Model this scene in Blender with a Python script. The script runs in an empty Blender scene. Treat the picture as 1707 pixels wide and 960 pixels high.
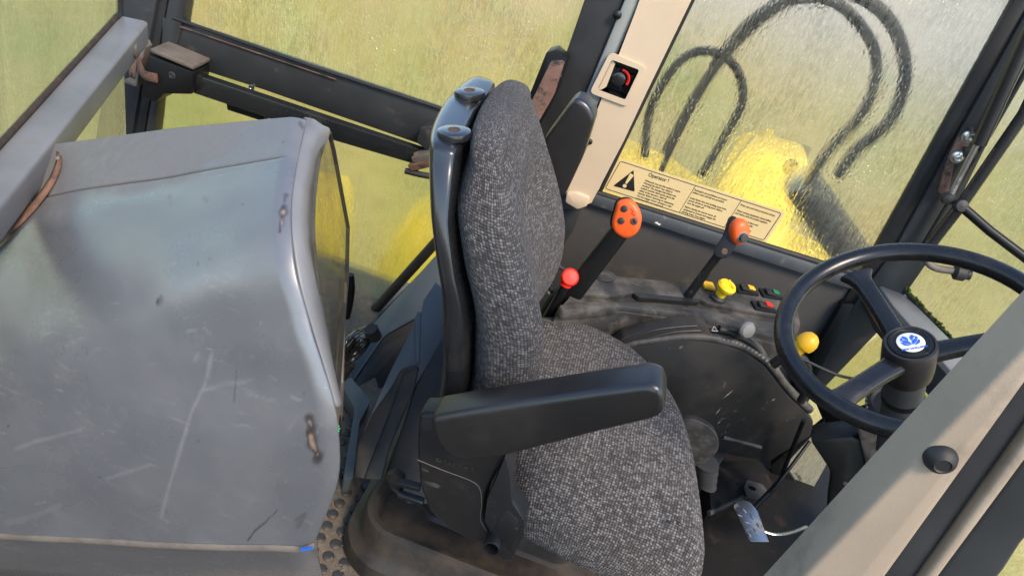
import bpy, bmesh, math, random
import numpy as np
from mathutils import Vector, Matrix

random.seed(7)
SC = bpy.context.scene
COL = SC.collection
R = math.radians

# ------------------------------------------------------------------ camera
PITCH, YAW, ROLL, FPX = R(34), R(4), R(18), 1250.0
CAM = Vector((0.0, -1.95, 1.55))
D = Vector((-math.sin(YAW)*math.cos(PITCH), math.cos(YAW)*math.cos(PITCH), -math.sin(PITCH)))
_r = D.cross(Vector((0, 0, 1))).normalized(); _u = _r.cross(D)
CR = _r*math.cos(ROLL) + _u*math.sin(ROLL)
CU = -_r*math.sin(ROLL) + _u*math.cos(ROLL)
cd = bpy.data.cameras.new('camera'); cam = bpy.data.objects.new('camera', cd); COL.objects.link(cam)
M = Matrix((CR, CU, -D)).transposed().to_4x4(); M.translation = CAM; cam.matrix_world = M
cd.sensor_width = 36; cd.lens = FPX/1707*36; cd.clip_start = .01; cd.clip_end = 2000
SC.camera = cam

# ------------------------------------------------------------------ light
SUN_EL, SUN_AZ = R(50), R(138)       # azimuth clockwise from +Y; hazy sun on the open-door side
w = bpy.data.worlds.new('World'); SC.world = w; w.use_nodes = True
nt = w.node_tree; bg = nt.nodes['Background']
sky = nt.nodes.new('ShaderNodeTexSky'); sky.sky_type = 'NISHITA'; sky.sun_disc = False
sky.sun_elevation = SUN_EL; sky.sun_rotation = SUN_AZ
sky.air_density = 1.0; sky.dust_density = .5; sky.ozone_density = .4
nt.links.new(sky.outputs[0], bg.inputs[0]); bg.inputs[1].default_value = .15
sl = bpy.data.lights.new('sun', 'SUN'); sl.energy = 2.1; sl.angle = R(18); sl.color = (1, .84, .66)
so = bpy.data.objects.new('sun', sl); COL.objects.link(so)
sd = Vector((math.sin(SUN_AZ)*math.cos(SUN_EL), math.cos(SUN_AZ)*math.cos(SUN_EL), math.sin(SUN_EL)))
so.rotation_euler = sd.to_track_quat('Z', 'Y').to_euler(); so.location = (-3, -4, 6)
SC.view_settings.view_transform = 'Standard'; SC.view_settings.look = 'None'
SC.view_settings.exposure = 1.28; SC.view_settings.gamma = 1
SC.cycles.use_denoising = True
SC.cycles.max_bounces = 7; SC.cycles.transmission_bounces = 5; SC.cycles.transparent_max_bounces = 10
SC.cycles.sample_clamp_indirect = 6; SC.cycles.caustics_reflective = False; SC.cycles.caustics_refractive = False

# ------------------------------------------------------------------ helpers
def ray(px, py):
    return D*FPX + CR*(px-853.5) - CU*(py-480)
def at(px, py, x=None, y=None, z=None, pl=None):
    """point of the place seen at a spot of the photograph, on a known plane of the cab"""
    r = ray(px, py)
    if pl is not None:
        p0, n = pl; t = (p0-CAM).dot(n)/r.dot(n)
    else:
        i, v = (0, x) if x is not None else (1, y) if y is not None else (2, z)
        t = (v-CAM[i])/r[i]
    return CAM + r*t

def V(*a): return Vector(a)

def tag(o, label=None, cat=None, group=None, kind=None):
    if label: o['label'] = label
    if cat: o['category'] = cat
    if group: o['group'] = group
    if kind: o['kind'] = kind
    return o
def thing(name, label, cat, loc=(0, 0, 0), group=None):
    e = bpy.data.objects.new(name, None); COL.objects.link(e); e.location = loc
    e.empty_display_size = .05
    return tag(e, label, cat, group)
def wloc(o):
    p = Vector(o.location)
    while o.parent: 
        o = o.parent
    return p
def setparent(o, p):
    if p is None: return
    o.parent = p
    # every parent carries translation only; geometry is written in world coordinates
    m = Matrix.Translation(p.location) if p.parent is None else Matrix.Identity(4)
    if p.parent is not None:
        m = Matrix.Translation(p['_w']) if '_w' in p else Matrix.Identity(4)
    o.matrix_parent_inverse = m.inverted()
def obj(name, me, mat, parent=None, smooth=None):
    if isinstance(me, bmesh.types.BMesh):
        bm = me; bmesh.ops.recalc_face_normals(bm, faces=bm.faces)
        me = bpy.data.meshes.new(name); bm.to_mesh(me); bm.free()
    if mat is not None:
        me.materials.clear(); me.materials.append(mat)
    if smooth is not None:
        for p in me.polygons: p.use_smooth = True
        if smooth < 179:
            me.set_sharp_from_angle(angle=R(smooth))
    o = bpy.data.objects.new(name, me); COL.objects.link(o)
    setparent(o, parent)
    return o

def rpoly(pts, r, seg=5):
    """round the corners of a closed polygon"""
    n = len(pts); out = []
    rr = r if isinstance(r, (list, tuple)) else [r]*n
    for i in range(n):
        p, a, b = pts[i], pts[i-1], pts[(i+1) % n]
        if rr[i] <= 0: out.append(p.copy()); continue
        da, db = (a-p), (b-p)
        ra = min(rr[i], da.length*.45); rb = min(rr[i], db.length*.45)
        A = p+da.normalized()*ra; B = p+db.normalized()*rb
        for k in range(seg+1):
            t = k/seg; out.append(A*(1-t)**2 + p*2*t*(1-t) + B*t*t)
    return out
def catmull(pts, n=8, closed=False):
    P = [Vector(p) for p in pts]; out = []
    m = len(P); rng = m if closed else m-1
    for i in range(rng):
        if closed: a, b, c, d = P[i-1], P[i], P[(i+1) % m], P[(i+2) % m]
        else: a, b, c, d = P[max(i-1, 0)], P[i], P[i+1], P[min(i+2, m-1)]
        for k in range(n):
            t = k/n
            out.append(.5*((2*b)+(c-a)*t+(2*a-5*b+4*c-d)*t*t+(3*b-a-3*c+d)*t**3))
    if not closed: out.append(P[-1].copy())
    return out
def add_slab(bm, pts, th):
    """closed polygon extruded along vector th"""
    a = [bm.verts.new(p) for p in pts]; b = [bm.verts.new(p+th) for p in pts]
    n = len(pts)
    bm.faces.new(a); bm.faces.new(b[::-1])
    for i in range(n): bm.faces.new((a[i], b[i], b[(i+1) % n], a[(i+1) % n]))
def bevel(bm, w, seg=2, ang=25):
    bmesh.ops.recalc_face_normals(bm, faces=bm.faces)
    e = [x for x in bm.edges if len(x.link_faces) == 2 and x.calc_face_angle(0) > R(ang)]
    if e and w > 0: bmesh.ops.bevel(bm, geom=e, offset=w, segments=seg, profile=.5, affect='EDGES', clamp_overlap=True)
def slab(name, pts, th, mat, parent=None, bev=.003, r=0, smooth=40, seg=2):
    bm = bmesh.new(); add_slab(bm, rpoly(pts, r) if r else [Vector(p) for p in pts], Vector(th))
    bevel(bm, bev, seg)
    return obj(name, bm, mat, parent, smooth)
def slab_hole(name, outer, inner, th, mat, parent=None):
    """flat plate with one hole: both outlines sampled on common bearings from the hole's centre"""
    th = Vector(th); a_ = 1 if abs(th.y) > abs(th.z) else 2
    c = sum(inner, Vector())/len(inner)
    def flat(p): return (p.x-c.x, (p.z-c.z) if a_ == 1 else (p.y-c.y))
    O = [flat(p) for p in outer]; I = [flat(p) for p in inner]
    ang = sorted({round(math.atan2(y, x), 5) for x, y in O+I})
    def hit(P, t):
        dx, dy = math.cos(t), math.sin(t); best = None
        for k in range(len(P)):
            (x0, y0), (x1, y1) = P[k-1], P[k]; ex, ey = x1-x0, y1-y0; den = dx*ey-dy*ex
            if abs(den) < 1e-12: continue
            r = (x0*ey-y0*ex)/den; u = (x0*dy-y0*dx)/den
            if r > 0 and -1e-6 <= u <= 1+1e-6 and (best is None or r < best): best = r
        return best or 0
    def back(t, r):
        x, y = math.cos(t)*r, math.sin(t)*r
        return V(c.x+x, c.y, c.z+y) if a_ == 1 else V(c.x+x, c.y+y, c.z)
    ro = [back(t, hit(O, t)) for t in ang]; ri = [back(t, hit(I, t)) for t in ang]
    bm = loft_bm([ri, ro, [p+th for p in ro], [p+th for p in ri], ri], cap=False)
    bmesh.ops.remove_doubles(bm, verts=bm.verts, dist=1e-6)
    return obj(name, bm, mat, parent, 40)
def add_box(bm, c, s, ax=None, bev=0):
    ax = ax or (V(1, 0, 0), V(0, 1, 0), V(0, 0, 1)); c = Vector(c)
    p = [c+ax[0]*s[0]/2*i+ax[1]*s[1]/2*j+ax[2]*s[2]/2*k for k in (-1, 1) for i, j in ((-1, -1), (1, -1), (1, 1), (-1, 1))]
    v = [bm.verts.new(q) for q in p]
    for f in ((0, 3, 2, 1), (4, 5, 6, 7), (0, 1, 5, 4), (1, 2, 6, 5), (2, 3, 7, 6), (3, 0, 4, 7)): bm.faces.new([v[i] for i in f])
def box(name, c, s, mat, parent=None, ax=None, bev=.003, seg=2):
    bm = bmesh.new(); add_box(bm, c, s, ax); bevel(bm, bev, seg)
    return obj(name, bm, mat, parent, 40)
def loft_bm(rings, cap=True, closed_u=True, uvscale=None):
    bm = bmesh.new(); uvl = bm.loops.layers.uv.new('UVMap')
    G = [[bm.verts.new(p) for p in r] for r in rings]
    n = len(rings[0])
    vlen = [0.0]
    for i in range(1, len(rings)):
        vlen.append(vlen[-1]+sum((Vector(rings[i][k])-Vector(rings[i-1][k])).length for k in range(n))/n)
    ul = []
    for r in rings:
        s = [0.0]
        for k in range(n): s.append(s[-1]+(Vector(r[(k+1) % n])-Vector(r[k])).length)
        ul.append(s)
    m = max(range(len(ul)), key=lambda i: ul[i][-1])
    for i in range(len(rings)-1):
        for k in range(n if closed_u else n-1):
            k2 = (k+1) % n
            f = bm.faces.new((G[i][k], G[i][k2], G[i+1][k2], G[i+1][k]))
            uv = ((ul[m][k], vlen[i]), (ul[m][k+1], vlen[i]), (ul[m][k+1], vlen[i+1]), (ul[m][k], vlen[i+1]))
            for l, q in zip(f.loops, uv): l[uvl].uv = q
    if cap and closed_u:
        bm.faces.new(G[0][::-1]); bm.faces.new(G[-1])
    return bm
def frames(path):
    P = path; n = len(P); T = []
    for i in range(n):
        T.append((P[min(i+1, n-1)]-P[max(i-1, 0)]).normalized())
    a = T[0].orthogonal().normalized(); out = []
    for t in T:
        a = (a-t*a.dot(t)).normalized(); out.append((t, a, t.cross(a)))
    return out
def tube_bm(path, r, seg=12, closed=False, flat=1.0, ref=None):
    P = [Vector(p) for p in path]; n = len(P)
    rr = r if isinstance(r, (list, tuple)) else [r]*n
    if closed:
        rings = []; c = sum(P, Vector())/n
        nrm = (P[1]-P[0]).cross(P[n//4]-P[0]).normalized()
        for i in range(n):
            t = (P[(i+1) % n]-P[i-1]).normalized(); a = nrm; b = t.cross(a)
            rings.append([P[i]+(a*math.cos(2*math.pi*k/seg)*flat+b*math.sin(2*math.pi*k/seg))*rr[i] for k in range(seg)])
        rings.append(rings[0])
        bm = loft_bm(rings, cap=False); bmesh.ops.remove_doubles(bm, verts=bm.verts, dist=1e-6); return bm
    F = frames(P)
    if ref is not None:
        F = [(t, (ref-t*ref.dot(t)).normalized(), t.cross((ref-t*ref.dot(t)).normalized())) for t, a, b in F]
    rings = [[P[i]+(F[i][1]*math.cos(2*math.pi*k/seg)*flat+F[i][2]*math.sin(2*math.pi*k/seg))*rr[i] for k in range(seg)] for i in range(n)]
    return loft_bm(rings)
def tube(name, path, r, mat, parent=None, seg=12, closed=False, flat=1.0, ref=None):
    return obj(name, tube_bm(path, r, seg, closed, flat, ref), mat, parent, 50)
def axes(n, hint=V(1, 0, 0)):
    n = Vector(n).normalized(); a = (Vector(hint)-n*n.dot(hint)).normalized(); return a, n.cross(a), n
def lathe_bm(prof, o, n, seg=28, hint=V(1, 0, 0)):
    a, b, n = axes(n, hint); o = Vector(o)
    rings = [[o+n*h+(a*math.cos(2*math.pi*k/seg)+b*math.sin(2*math.pi*k/seg))*max(r, 1e-5) for k in range(seg)] for r, h in prof]
    return loft_bm(rings)
def lathe(name, prof, o, n, mat, parent=None, seg=28, smooth=35):
    return obj(name, lathe_bm(prof, o, n, seg), mat, parent, smooth)
def sring(c, au, av, a, b, n=32, e=3.0):
    out = []
    for k in range(n):
        t = 2*math.pi*k/n; ct, st = math.cos(t), math.sin(t)
        out.append(c+au*(a*math.copysign(abs(ct)**(2/e), ct))+av*(b*math.copysign(abs(st)**(2/e), st)))
    return out
def text(name, body, o, ex, ey, size, mat, parent, depth=.0004, align='LEFT', sx=1.0):
    cu = bpy.data.curves.new('t', 'FONT'); cu.body = body; cu.size = 1; cu.extrude = .01; cu.align_x = align
    cu.resolution_u = 3
    t = bpy.data.objects.new('t', cu); COL.objects.link(t)
    dg = bpy.context.evaluated_depsgraph_get()
    me = bpy.data.meshes.new_from_object(t.evaluated_get(dg))
    bpy.data.objects.remove(t); bpy.data.curves.remove(cu)
    ex = Vector(ex).normalized(); ey = Vector(ey); ey = (ey-ex*ey.dot(ex)).normalized(); ez = ex.cross(ey)
    m = Matrix((ex*size*sx, ey*size, ez*depth/.01)).transposed().to_4x4(); m.translation = Vector(o)
    me.transform(m)
    me.name = name
    return obj(name, me, mat, parent)

# ------------------------------------------------------------------ materials
class NT:
    def __init__(s, name):
        s.m = bpy.data.materials.new(name); s.m.use_nodes = True; s.t = s.m.node_tree
        s.b = s.t.nodes['Principled BSDF']; s.out = s.t.nodes['Material Output']
        s.co = s.n('ShaderNodeTexCoord').outputs['Object']
    def n(s, ty, **kw):
        x = s.t.nodes.new(ty)
        for k, v in kw.items(): setattr(x, k, v)
        return x
    def link(s, a, b): s.t.links.new(a, b)
    def set(s, sock, v):
        if hasattr(v, 'is_output'): s.link(v, sock)
        else: sock.default_value = v
    def vec(s, scale, co=None, rot=(0, 0, 0)):
        m = s.n('ShaderNodeMapping'); s.link(co or s.co, m.inputs[0]); m.inputs['Scale'].default_value = scale if not isinstance(scale, (int, float)) else (scale,)*3
        m.inputs['Rotation'].default_value = rot
        return m.outputs[0]
    def noise(s, scale, detail=5, rough=.55, co=None, dist=0):
        x = s.n('ShaderNodeTexNoise'); s.link(co or s.co, x.inputs['Vector'])
        x.inputs['Scale'].default_value = scale; x.inputs['Detail'].default_value = detail
        x.inputs['Roughness'].default_value = rough; x.inputs['Distortion'].default_value = dist
        return x.outputs['Fac']
    def ramp(s, f, stops, interp='LINEAR'):
        x = s.n('ShaderNodeValToRGB'); s.link(f, x.inputs[0]); x.color_ramp.interpolation = interp
        e = x.color_ramp.elements
        while len(e) < len(stops): e.new(.5)
        for i, (p, c) in enumerate(stops):
            e[i].position = p; e[i].color = (c, c, c, 1) if isinstance(c, (int, float)) else (*c, 1)
        return x.outputs[0]
    def mix(s, f, a, b):
        x = s.n('ShaderNodeMix', data_type='RGBA')
        s.set(x.inputs[0], f)
        for i, v in ((6, a), (7, b)):
            if hasattr(v, 'is_output'): s.link(v, x.inputs[i])
            else: x.inputs[i].default_value = (*v, 1) if len(v) == 3 else v
        return x.outputs[2]
    def math(s, op, a, b=0.0, clamp=False):
        x = s.n('ShaderNodeMath', operation=op, use_clamp=clamp); s.set(x.inputs[0], a); s.set(x.inputs[1], b); return x.outputs[0]
    def bump(s, h, strength, dist=.001, nrm=None):
        x = s.n('ShaderNodeBump'); s.link(h, x.inputs['Height']); x.inputs['Strength'].default_value = strength
        x.inputs['Distance'].default_value = dist
        if nrm is not None: s.link(nrm, x.inputs['Normal'])
        return x.outputs[0]
def mat(name, c1, c2=None, ns=6, rough=.5, rv=.12, bump=.15, bs=260, bd=.001, metal=0, spec=.5, wear=None, ws=9, wt=(.58, .7), wr=.8, coat=0, scr=None):
    """base colour broken up by noise, fine relief, worn or dusty patches with a colour of their own"""
    n = NT(name); b = n.b
    c2 = c2 or tuple(min(1, x*1.35+.004) for x in c1)
    f = n.ramp(n.noise(ns, 8, .62), [(.32, 0.0), (.68, 1.0)])
    col = n.mix(f, c1, c2)
    rg = n.math('ADD', n.math('MULTIPLY', n.noise(ns*2.3, 6, .6), rv*2), rough-rv)
    if wear:
        wm = n.ramp(n.noise(ws, 10, .68), [(wt[0], 0.0), (wt[1], 1.0)])
        col = n.mix(wm, col, wear)
        x = n.n('ShaderNodeMix', data_type='FLOAT'); n.link(wm, x.inputs[0]); n.link(rg, x.inputs[2]); x.inputs[3].default_value = wr; rg = x.outputs[0]
        b.inputs['Metallic'].default_value = 0
        if metal:
            n.link(n.math('MULTIPLY', n.math('SUBTRACT', 1.0, wm), metal), b.inputs['Metallic'])
    else:
        b.inputs['Metallic'].default_value = metal
    if scr:   # fine pale scratches
        v = n.vec((3, 40, 9), rot=(.3, .5, .9)); sm = n.ramp(n.noise(6, 3, .5, co=v), [(.66, 0.0), (.69, 1.0)])
        v2 = n.ramp(n.noise(14, 2, .5), [(.5, 0.0), (.6, 1.0)])
        col = n.mix(n.math('MULTIPLY', n.math('MULTIPLY', sm, v2), .6), col, scr)
    n.link(col, b.inputs['Base Color']); n.link(rg, b.inputs['Roughness'])
    b.inputs['Specular IOR Level'].default_value = spec; b.inputs['Coat Weight'].default_value = coat
    b.inputs['Coat Roughness'].default_value = .15
    if bump: n.link(n.bump(n.noise(bs, 4, .6), bump, bd), b.inputs['Normal'])
    return n.m

M_ = {}
M_['frame'] = mat('frame_paint', (.024, .026, .028), (.038, .041, .043), 7, .42, .12, .12, 150, wear=(.075, .06, .045), ws=11, wt=(.62, .72))
M_['frame_light'] = mat('grey_paint', (.135, .138, .142), (.19, .192, .195), 5, .42, .1, .12, 140, wear=(.20, .17, .13), ws=14, wt=(.62, .74), wr=.6)
M_['black'] = mat('black_plastic', (.004, .0045, .005), (.008, .0085, .009), 7, .42, .1, .2, 420, spec=.35, scr=(.09, .09, .09))
M_['black_gloss'] = mat('black_gloss', (.010, .011, .013), (.018, .019, .020), 5, .26, .06, .08, 500, spec=.8, coat=.3, wear=(.03, .028, .025), ws=8, wt=(.55, .7), wr=.40)
M_['rubber'] = mat('rubber_seal', (.010, .010, .011), (.022, .021, .020), 12, .6, .1, .2, 300)
M_['arm'] = mat('armrest_skin', (.011, .011, .011), (.018, .0165, .0155), 7, .33, .06, .35, 520, bd=.0005, spec=.75, wear=(.024, .021, .019), ws=6, wt=(.52, .74), wr=.5)
M_['seatplastic'] = mat('seat_plastic', (.010, .010, .010), (.019, .018, .0175), 6, .45, .1, .3, 420, wear=(.048, .043, .038), ws=10, wt=(.54, .72), wr=.62, scr=(.12, .115, .11))
M_['boot'] = mat('rubber_boot', (.016, .0145, .013), (.028, .025, .022), 6, .55, .08, .25, 350, wear=(.085, .062, .043), ws=7, wt=(.45, .70), wr=.8)
M_['console'] = mat('console_plastic', (.018, .0175, .017), (.036, .034, .032), 6, .5, .1, .3, 420, wear=(.13, .118, .102), ws=11, wt=(.44, .70), wr=.75, scr=(.22, .21, .2))
M_['arch'] = mat('arch_plastic', (.010, .010, .010), (.018, .0175, .0165), 5, .5, .1, .3, 380, wear=(.034, .028, .023), ws=4, wt=(.5, .72), wr=.7, scr=(.16, .155, .15))
M_['wall'] = mat('wall_panel', (.034, .033, .031), (.052, .048, .044), 4, .62, .08, .3, 420, wear=(.10, .085, .065), ws=6, wt=(.56, .74), wr=.8)
M_['sill'] = mat('sill_strip', (.060, .068, .074), (.085, .093, .1), 9, .42, .1, .1, 200, wear=(.16, .15, .14), ws=30, wt=(.62, .68))
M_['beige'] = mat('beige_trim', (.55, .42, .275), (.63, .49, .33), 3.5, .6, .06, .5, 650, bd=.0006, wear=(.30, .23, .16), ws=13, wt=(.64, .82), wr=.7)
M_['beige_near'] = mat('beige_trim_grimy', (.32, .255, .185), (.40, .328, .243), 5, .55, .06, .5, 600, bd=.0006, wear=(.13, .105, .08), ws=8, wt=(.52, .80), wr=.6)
M_['greygreen'] = mat('pillar_edge', (.22, .23, .21), (.27, .28, .255), 5, .55, .08, .3, 500, wear=(.17, .14, .1), ws=11, wt=(.6, .78))
M_['rust'] = mat('rust', (.085, .042, .026), (.19, .10, .065), 26, .8, .1, .7, 160, wear=(.035, .026, .022), ws=22, wt=(.5, .62))
M_['rust_pale'] = mat('worn_steel', (.17, .085, .06), (.25, .155, .115), 16, .5, .12, .5, 180, wear=(.035, .03, .03), ws=18, wt=(.5, .58))
M_['dirt_metal'] = mat('dirty_metal', (.12, .10, .085), (.2, .17, .14), 18, .65, .12, .5, 160, metal=.3)
M_['orange'] = mat('orange_plastic', (.80, .10, .014), (.88, .13, .02), 9, .42, .08, .15, 300, wear=(.42, .075, .03), ws=26, wt=(.55, .78), wr=.6)
M_['red'] = mat('red_plastic', (.66, .022, .012), (.74, .03, .016), 9, .45, .06, .1, 300, spec=.3, wear=(.32, .02, .015), ws=30, wt=(.55, .75))
M_['yellow'] = mat('yellow_plastic', (.85, .56, .01), (.9, .63, .015), 9, .34, .05, .1, 300, wear=(.5, .33, .03), ws=26, wt=(.62, .75))
M_['amber'] = mat('amber_plastic', (.80, .42, .01), (.85, .48, .02), 9, .35, .05, .1, 300)
M_['green'] = mat('green_plastic', (.01, .12, .05), (.015, .18, .075), 9, .35)
M_['white'] = mat('white_print', (.75, .75, .73), (.8, .8, .78), 30, .5, .05, 0)
M_['grey_print'] = mat('grey_print', (.20, .20, .195), (.34, .34, .33), 200, .5, .05, 0)
M_['ink'] = mat('black_ink', (.012, .012, .012), (.02, .02, .02), 30, .45, .05, 0)
M_['ink_soft'] = mat('small_ink', (.10, .075, .04), (.14, .10, .055), 30, .5, .05, 0)
M_['sticker'] = mat('sticker', (.70, .53, .25), (.76, .59, .30), 4, .42, .06, .05, 60, wear=(.72, .55, .26), ws=7, wt=(.6, .8), wr=.5)
M_['blue'] = mat('blue_print', (.02, .12, .52), (.03, .15, .58), 30, .4, .05, 0)
M_['steel'] = mat('bright_steel', (.42, .43, .44), (.55, .55, .56), 12, .3, .08, .1, 200, metal=1, wear=(.10, .085, .07), ws=16, wt=(.52, .66), wr=.6)
M_['zinc'] = mat('zinc', (.66, .66, .62), (.75, .75, .72), 40, .28, .08, 0, metal=1)
M_['bluegrey'] = mat('blue_grey_panel', (.085, .105, .115), (.125, .145, .155), 4, .5, .1, .25, 260, wear=(.15, .145, .13), ws=8, wt=(.55, .75), wr=.75)
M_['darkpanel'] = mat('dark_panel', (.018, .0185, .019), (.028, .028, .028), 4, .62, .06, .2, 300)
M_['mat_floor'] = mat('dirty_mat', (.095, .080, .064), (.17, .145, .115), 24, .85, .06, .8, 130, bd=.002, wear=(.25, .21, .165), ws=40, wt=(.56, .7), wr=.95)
M_['stud'] = mat('mat_stud', (.030, .031, .033), (.055, .055, .055), 22, .5, .1, .3, 200, wear=(.17, .135, .10), ws=26, wt=(.52, .7), wr=.9)
M_['loader'] = mat('yellow_paint', (.86, .62, .012), (.92, .68, .02), 3, .4, .08, .1, 100)
M_['hose'] = mat('black_hose', (.010, .010, .011), (.02, .02, .02), 10, .55)
M_['wheel'] = mat('wheel_rim', (.006, .0065, .0075), (.010, .010, .0105), 6, .27, .05, .25, 480, bd=.0004, wear=(.026, .023, .022), ws=9, wt=(.5, .7), wr=.42)
M_['hub'] = mat('wheel_hub', (.013, .012, .0115), (.020, .018, .017), 6, .42, .06, .3, 450, wear=(.05, .042, .037), ws=10, wt=(.55, .75), wr=.5)
M_['column'] = mat('column_grey', (.035, .036, .037), (.048, .048, .048), 6, .45, .08, .3, 420)
M_['ribbed'] = mat('grey_ring', (.16, .16, .155), (.24, .24, .23), 15, .4, .08, .2, 300)
M_['moss'] = mat('moss', (.028, .045, .006), (.11, .13, .012), 60, .9, .05, 1.0, 160, bd=.003)
M_['old_seal'] = mat('perished_seal', (.018, .013, .010), (.045, .028, .018), 40, .85, .08, .6, 160, wear=(.09, .045, .025), ws=35, wt=(.58, .7))
M_['wellmat'] = mat('footwell_rubber_shaded', (.006, .0055, .006), (.012, .011, .010), 8, .7, .1, .5, 160, spec=.25, wear=(.05, .034, .022), ws=14, wt=(.56, .74), wr=.95)  # footwell shade put into the near-black rubber; brown wear is dirt

def fabric():
    n = NT('tweed_fabric'); uv = n.n('ShaderNodeTexCoord').outputs['UV']
    wob = n.n('ShaderNodeTexNoise'); n.link(uv, wob.inputs[0]); wob.inputs['Scale'].default_value = 14; wob.inputs['Detail'].default_value = 2
    add = n.n('ShaderNodeVectorMath', operation='MULTIPLY_ADD'); n.link(wob.outputs['Color'], add.inputs[0]); add.inputs[1].default_value = (.012,)*3; n.link(uv, add.inputs[2])
    v = n.n('ShaderNodeTexVoronoi', voronoi_dimensions='2D', feature='F1'); n.link(n.vec((165, 215, 1), add.outputs[0]), v.inputs['Vector'])
    v.inputs['Scale'].default_value = 1; v.inputs['Randomness'].default_value = .34
    sep = n.n('ShaderNodeSeparateColor'); n.link(v.outputs['Color'], sep.inputs[0])
    c = n.ramp(sep.outputs[0], [(0.0, (.030, .026, .024)), (.34, (.085, .077, .073)), (.62, (.165, .150, .143)), (.86, (.25, .23, .218)), (1.0, (.33, .305, .285))])
    fib = n.noise(1300, 3, .6)
    c = n.mix(n.math('MULTIPLY', fib, .5), c, (.055, .052, .057))
    big = n.ramp(n.noise(5, 6, .6), [(.38, 0.0), (.66, 1.0)])
    c = n.mix(n.math('MULTIPLY', big, .35), c, (.10, .087, .077))
    edge = n.ramp(v.outputs['Distance'], [(.25, 1.0), (.62, 0.0)])
    c = n.mix(n.math('MULTIPLY', n.math('SUBTRACT', 1.0, edge), .75), c, (.012, .012, .013))
    n.link(c, n.b.inputs['Base Color']); n.b.inputs['Roughness'].default_value = .92
    n.b.inputs['Sheen Weight'].default_value = .06; n.b.inputs['Sheen Roughness'].default_value = .5
    h = n.math('ADD', edge, n.math('MULTIPLY', fib, .5))
    n.link(n.bump(h, 1.0, .003), n.b.inputs['Normal'])
    return n.m
M_['fabric'] = fabric()

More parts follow.
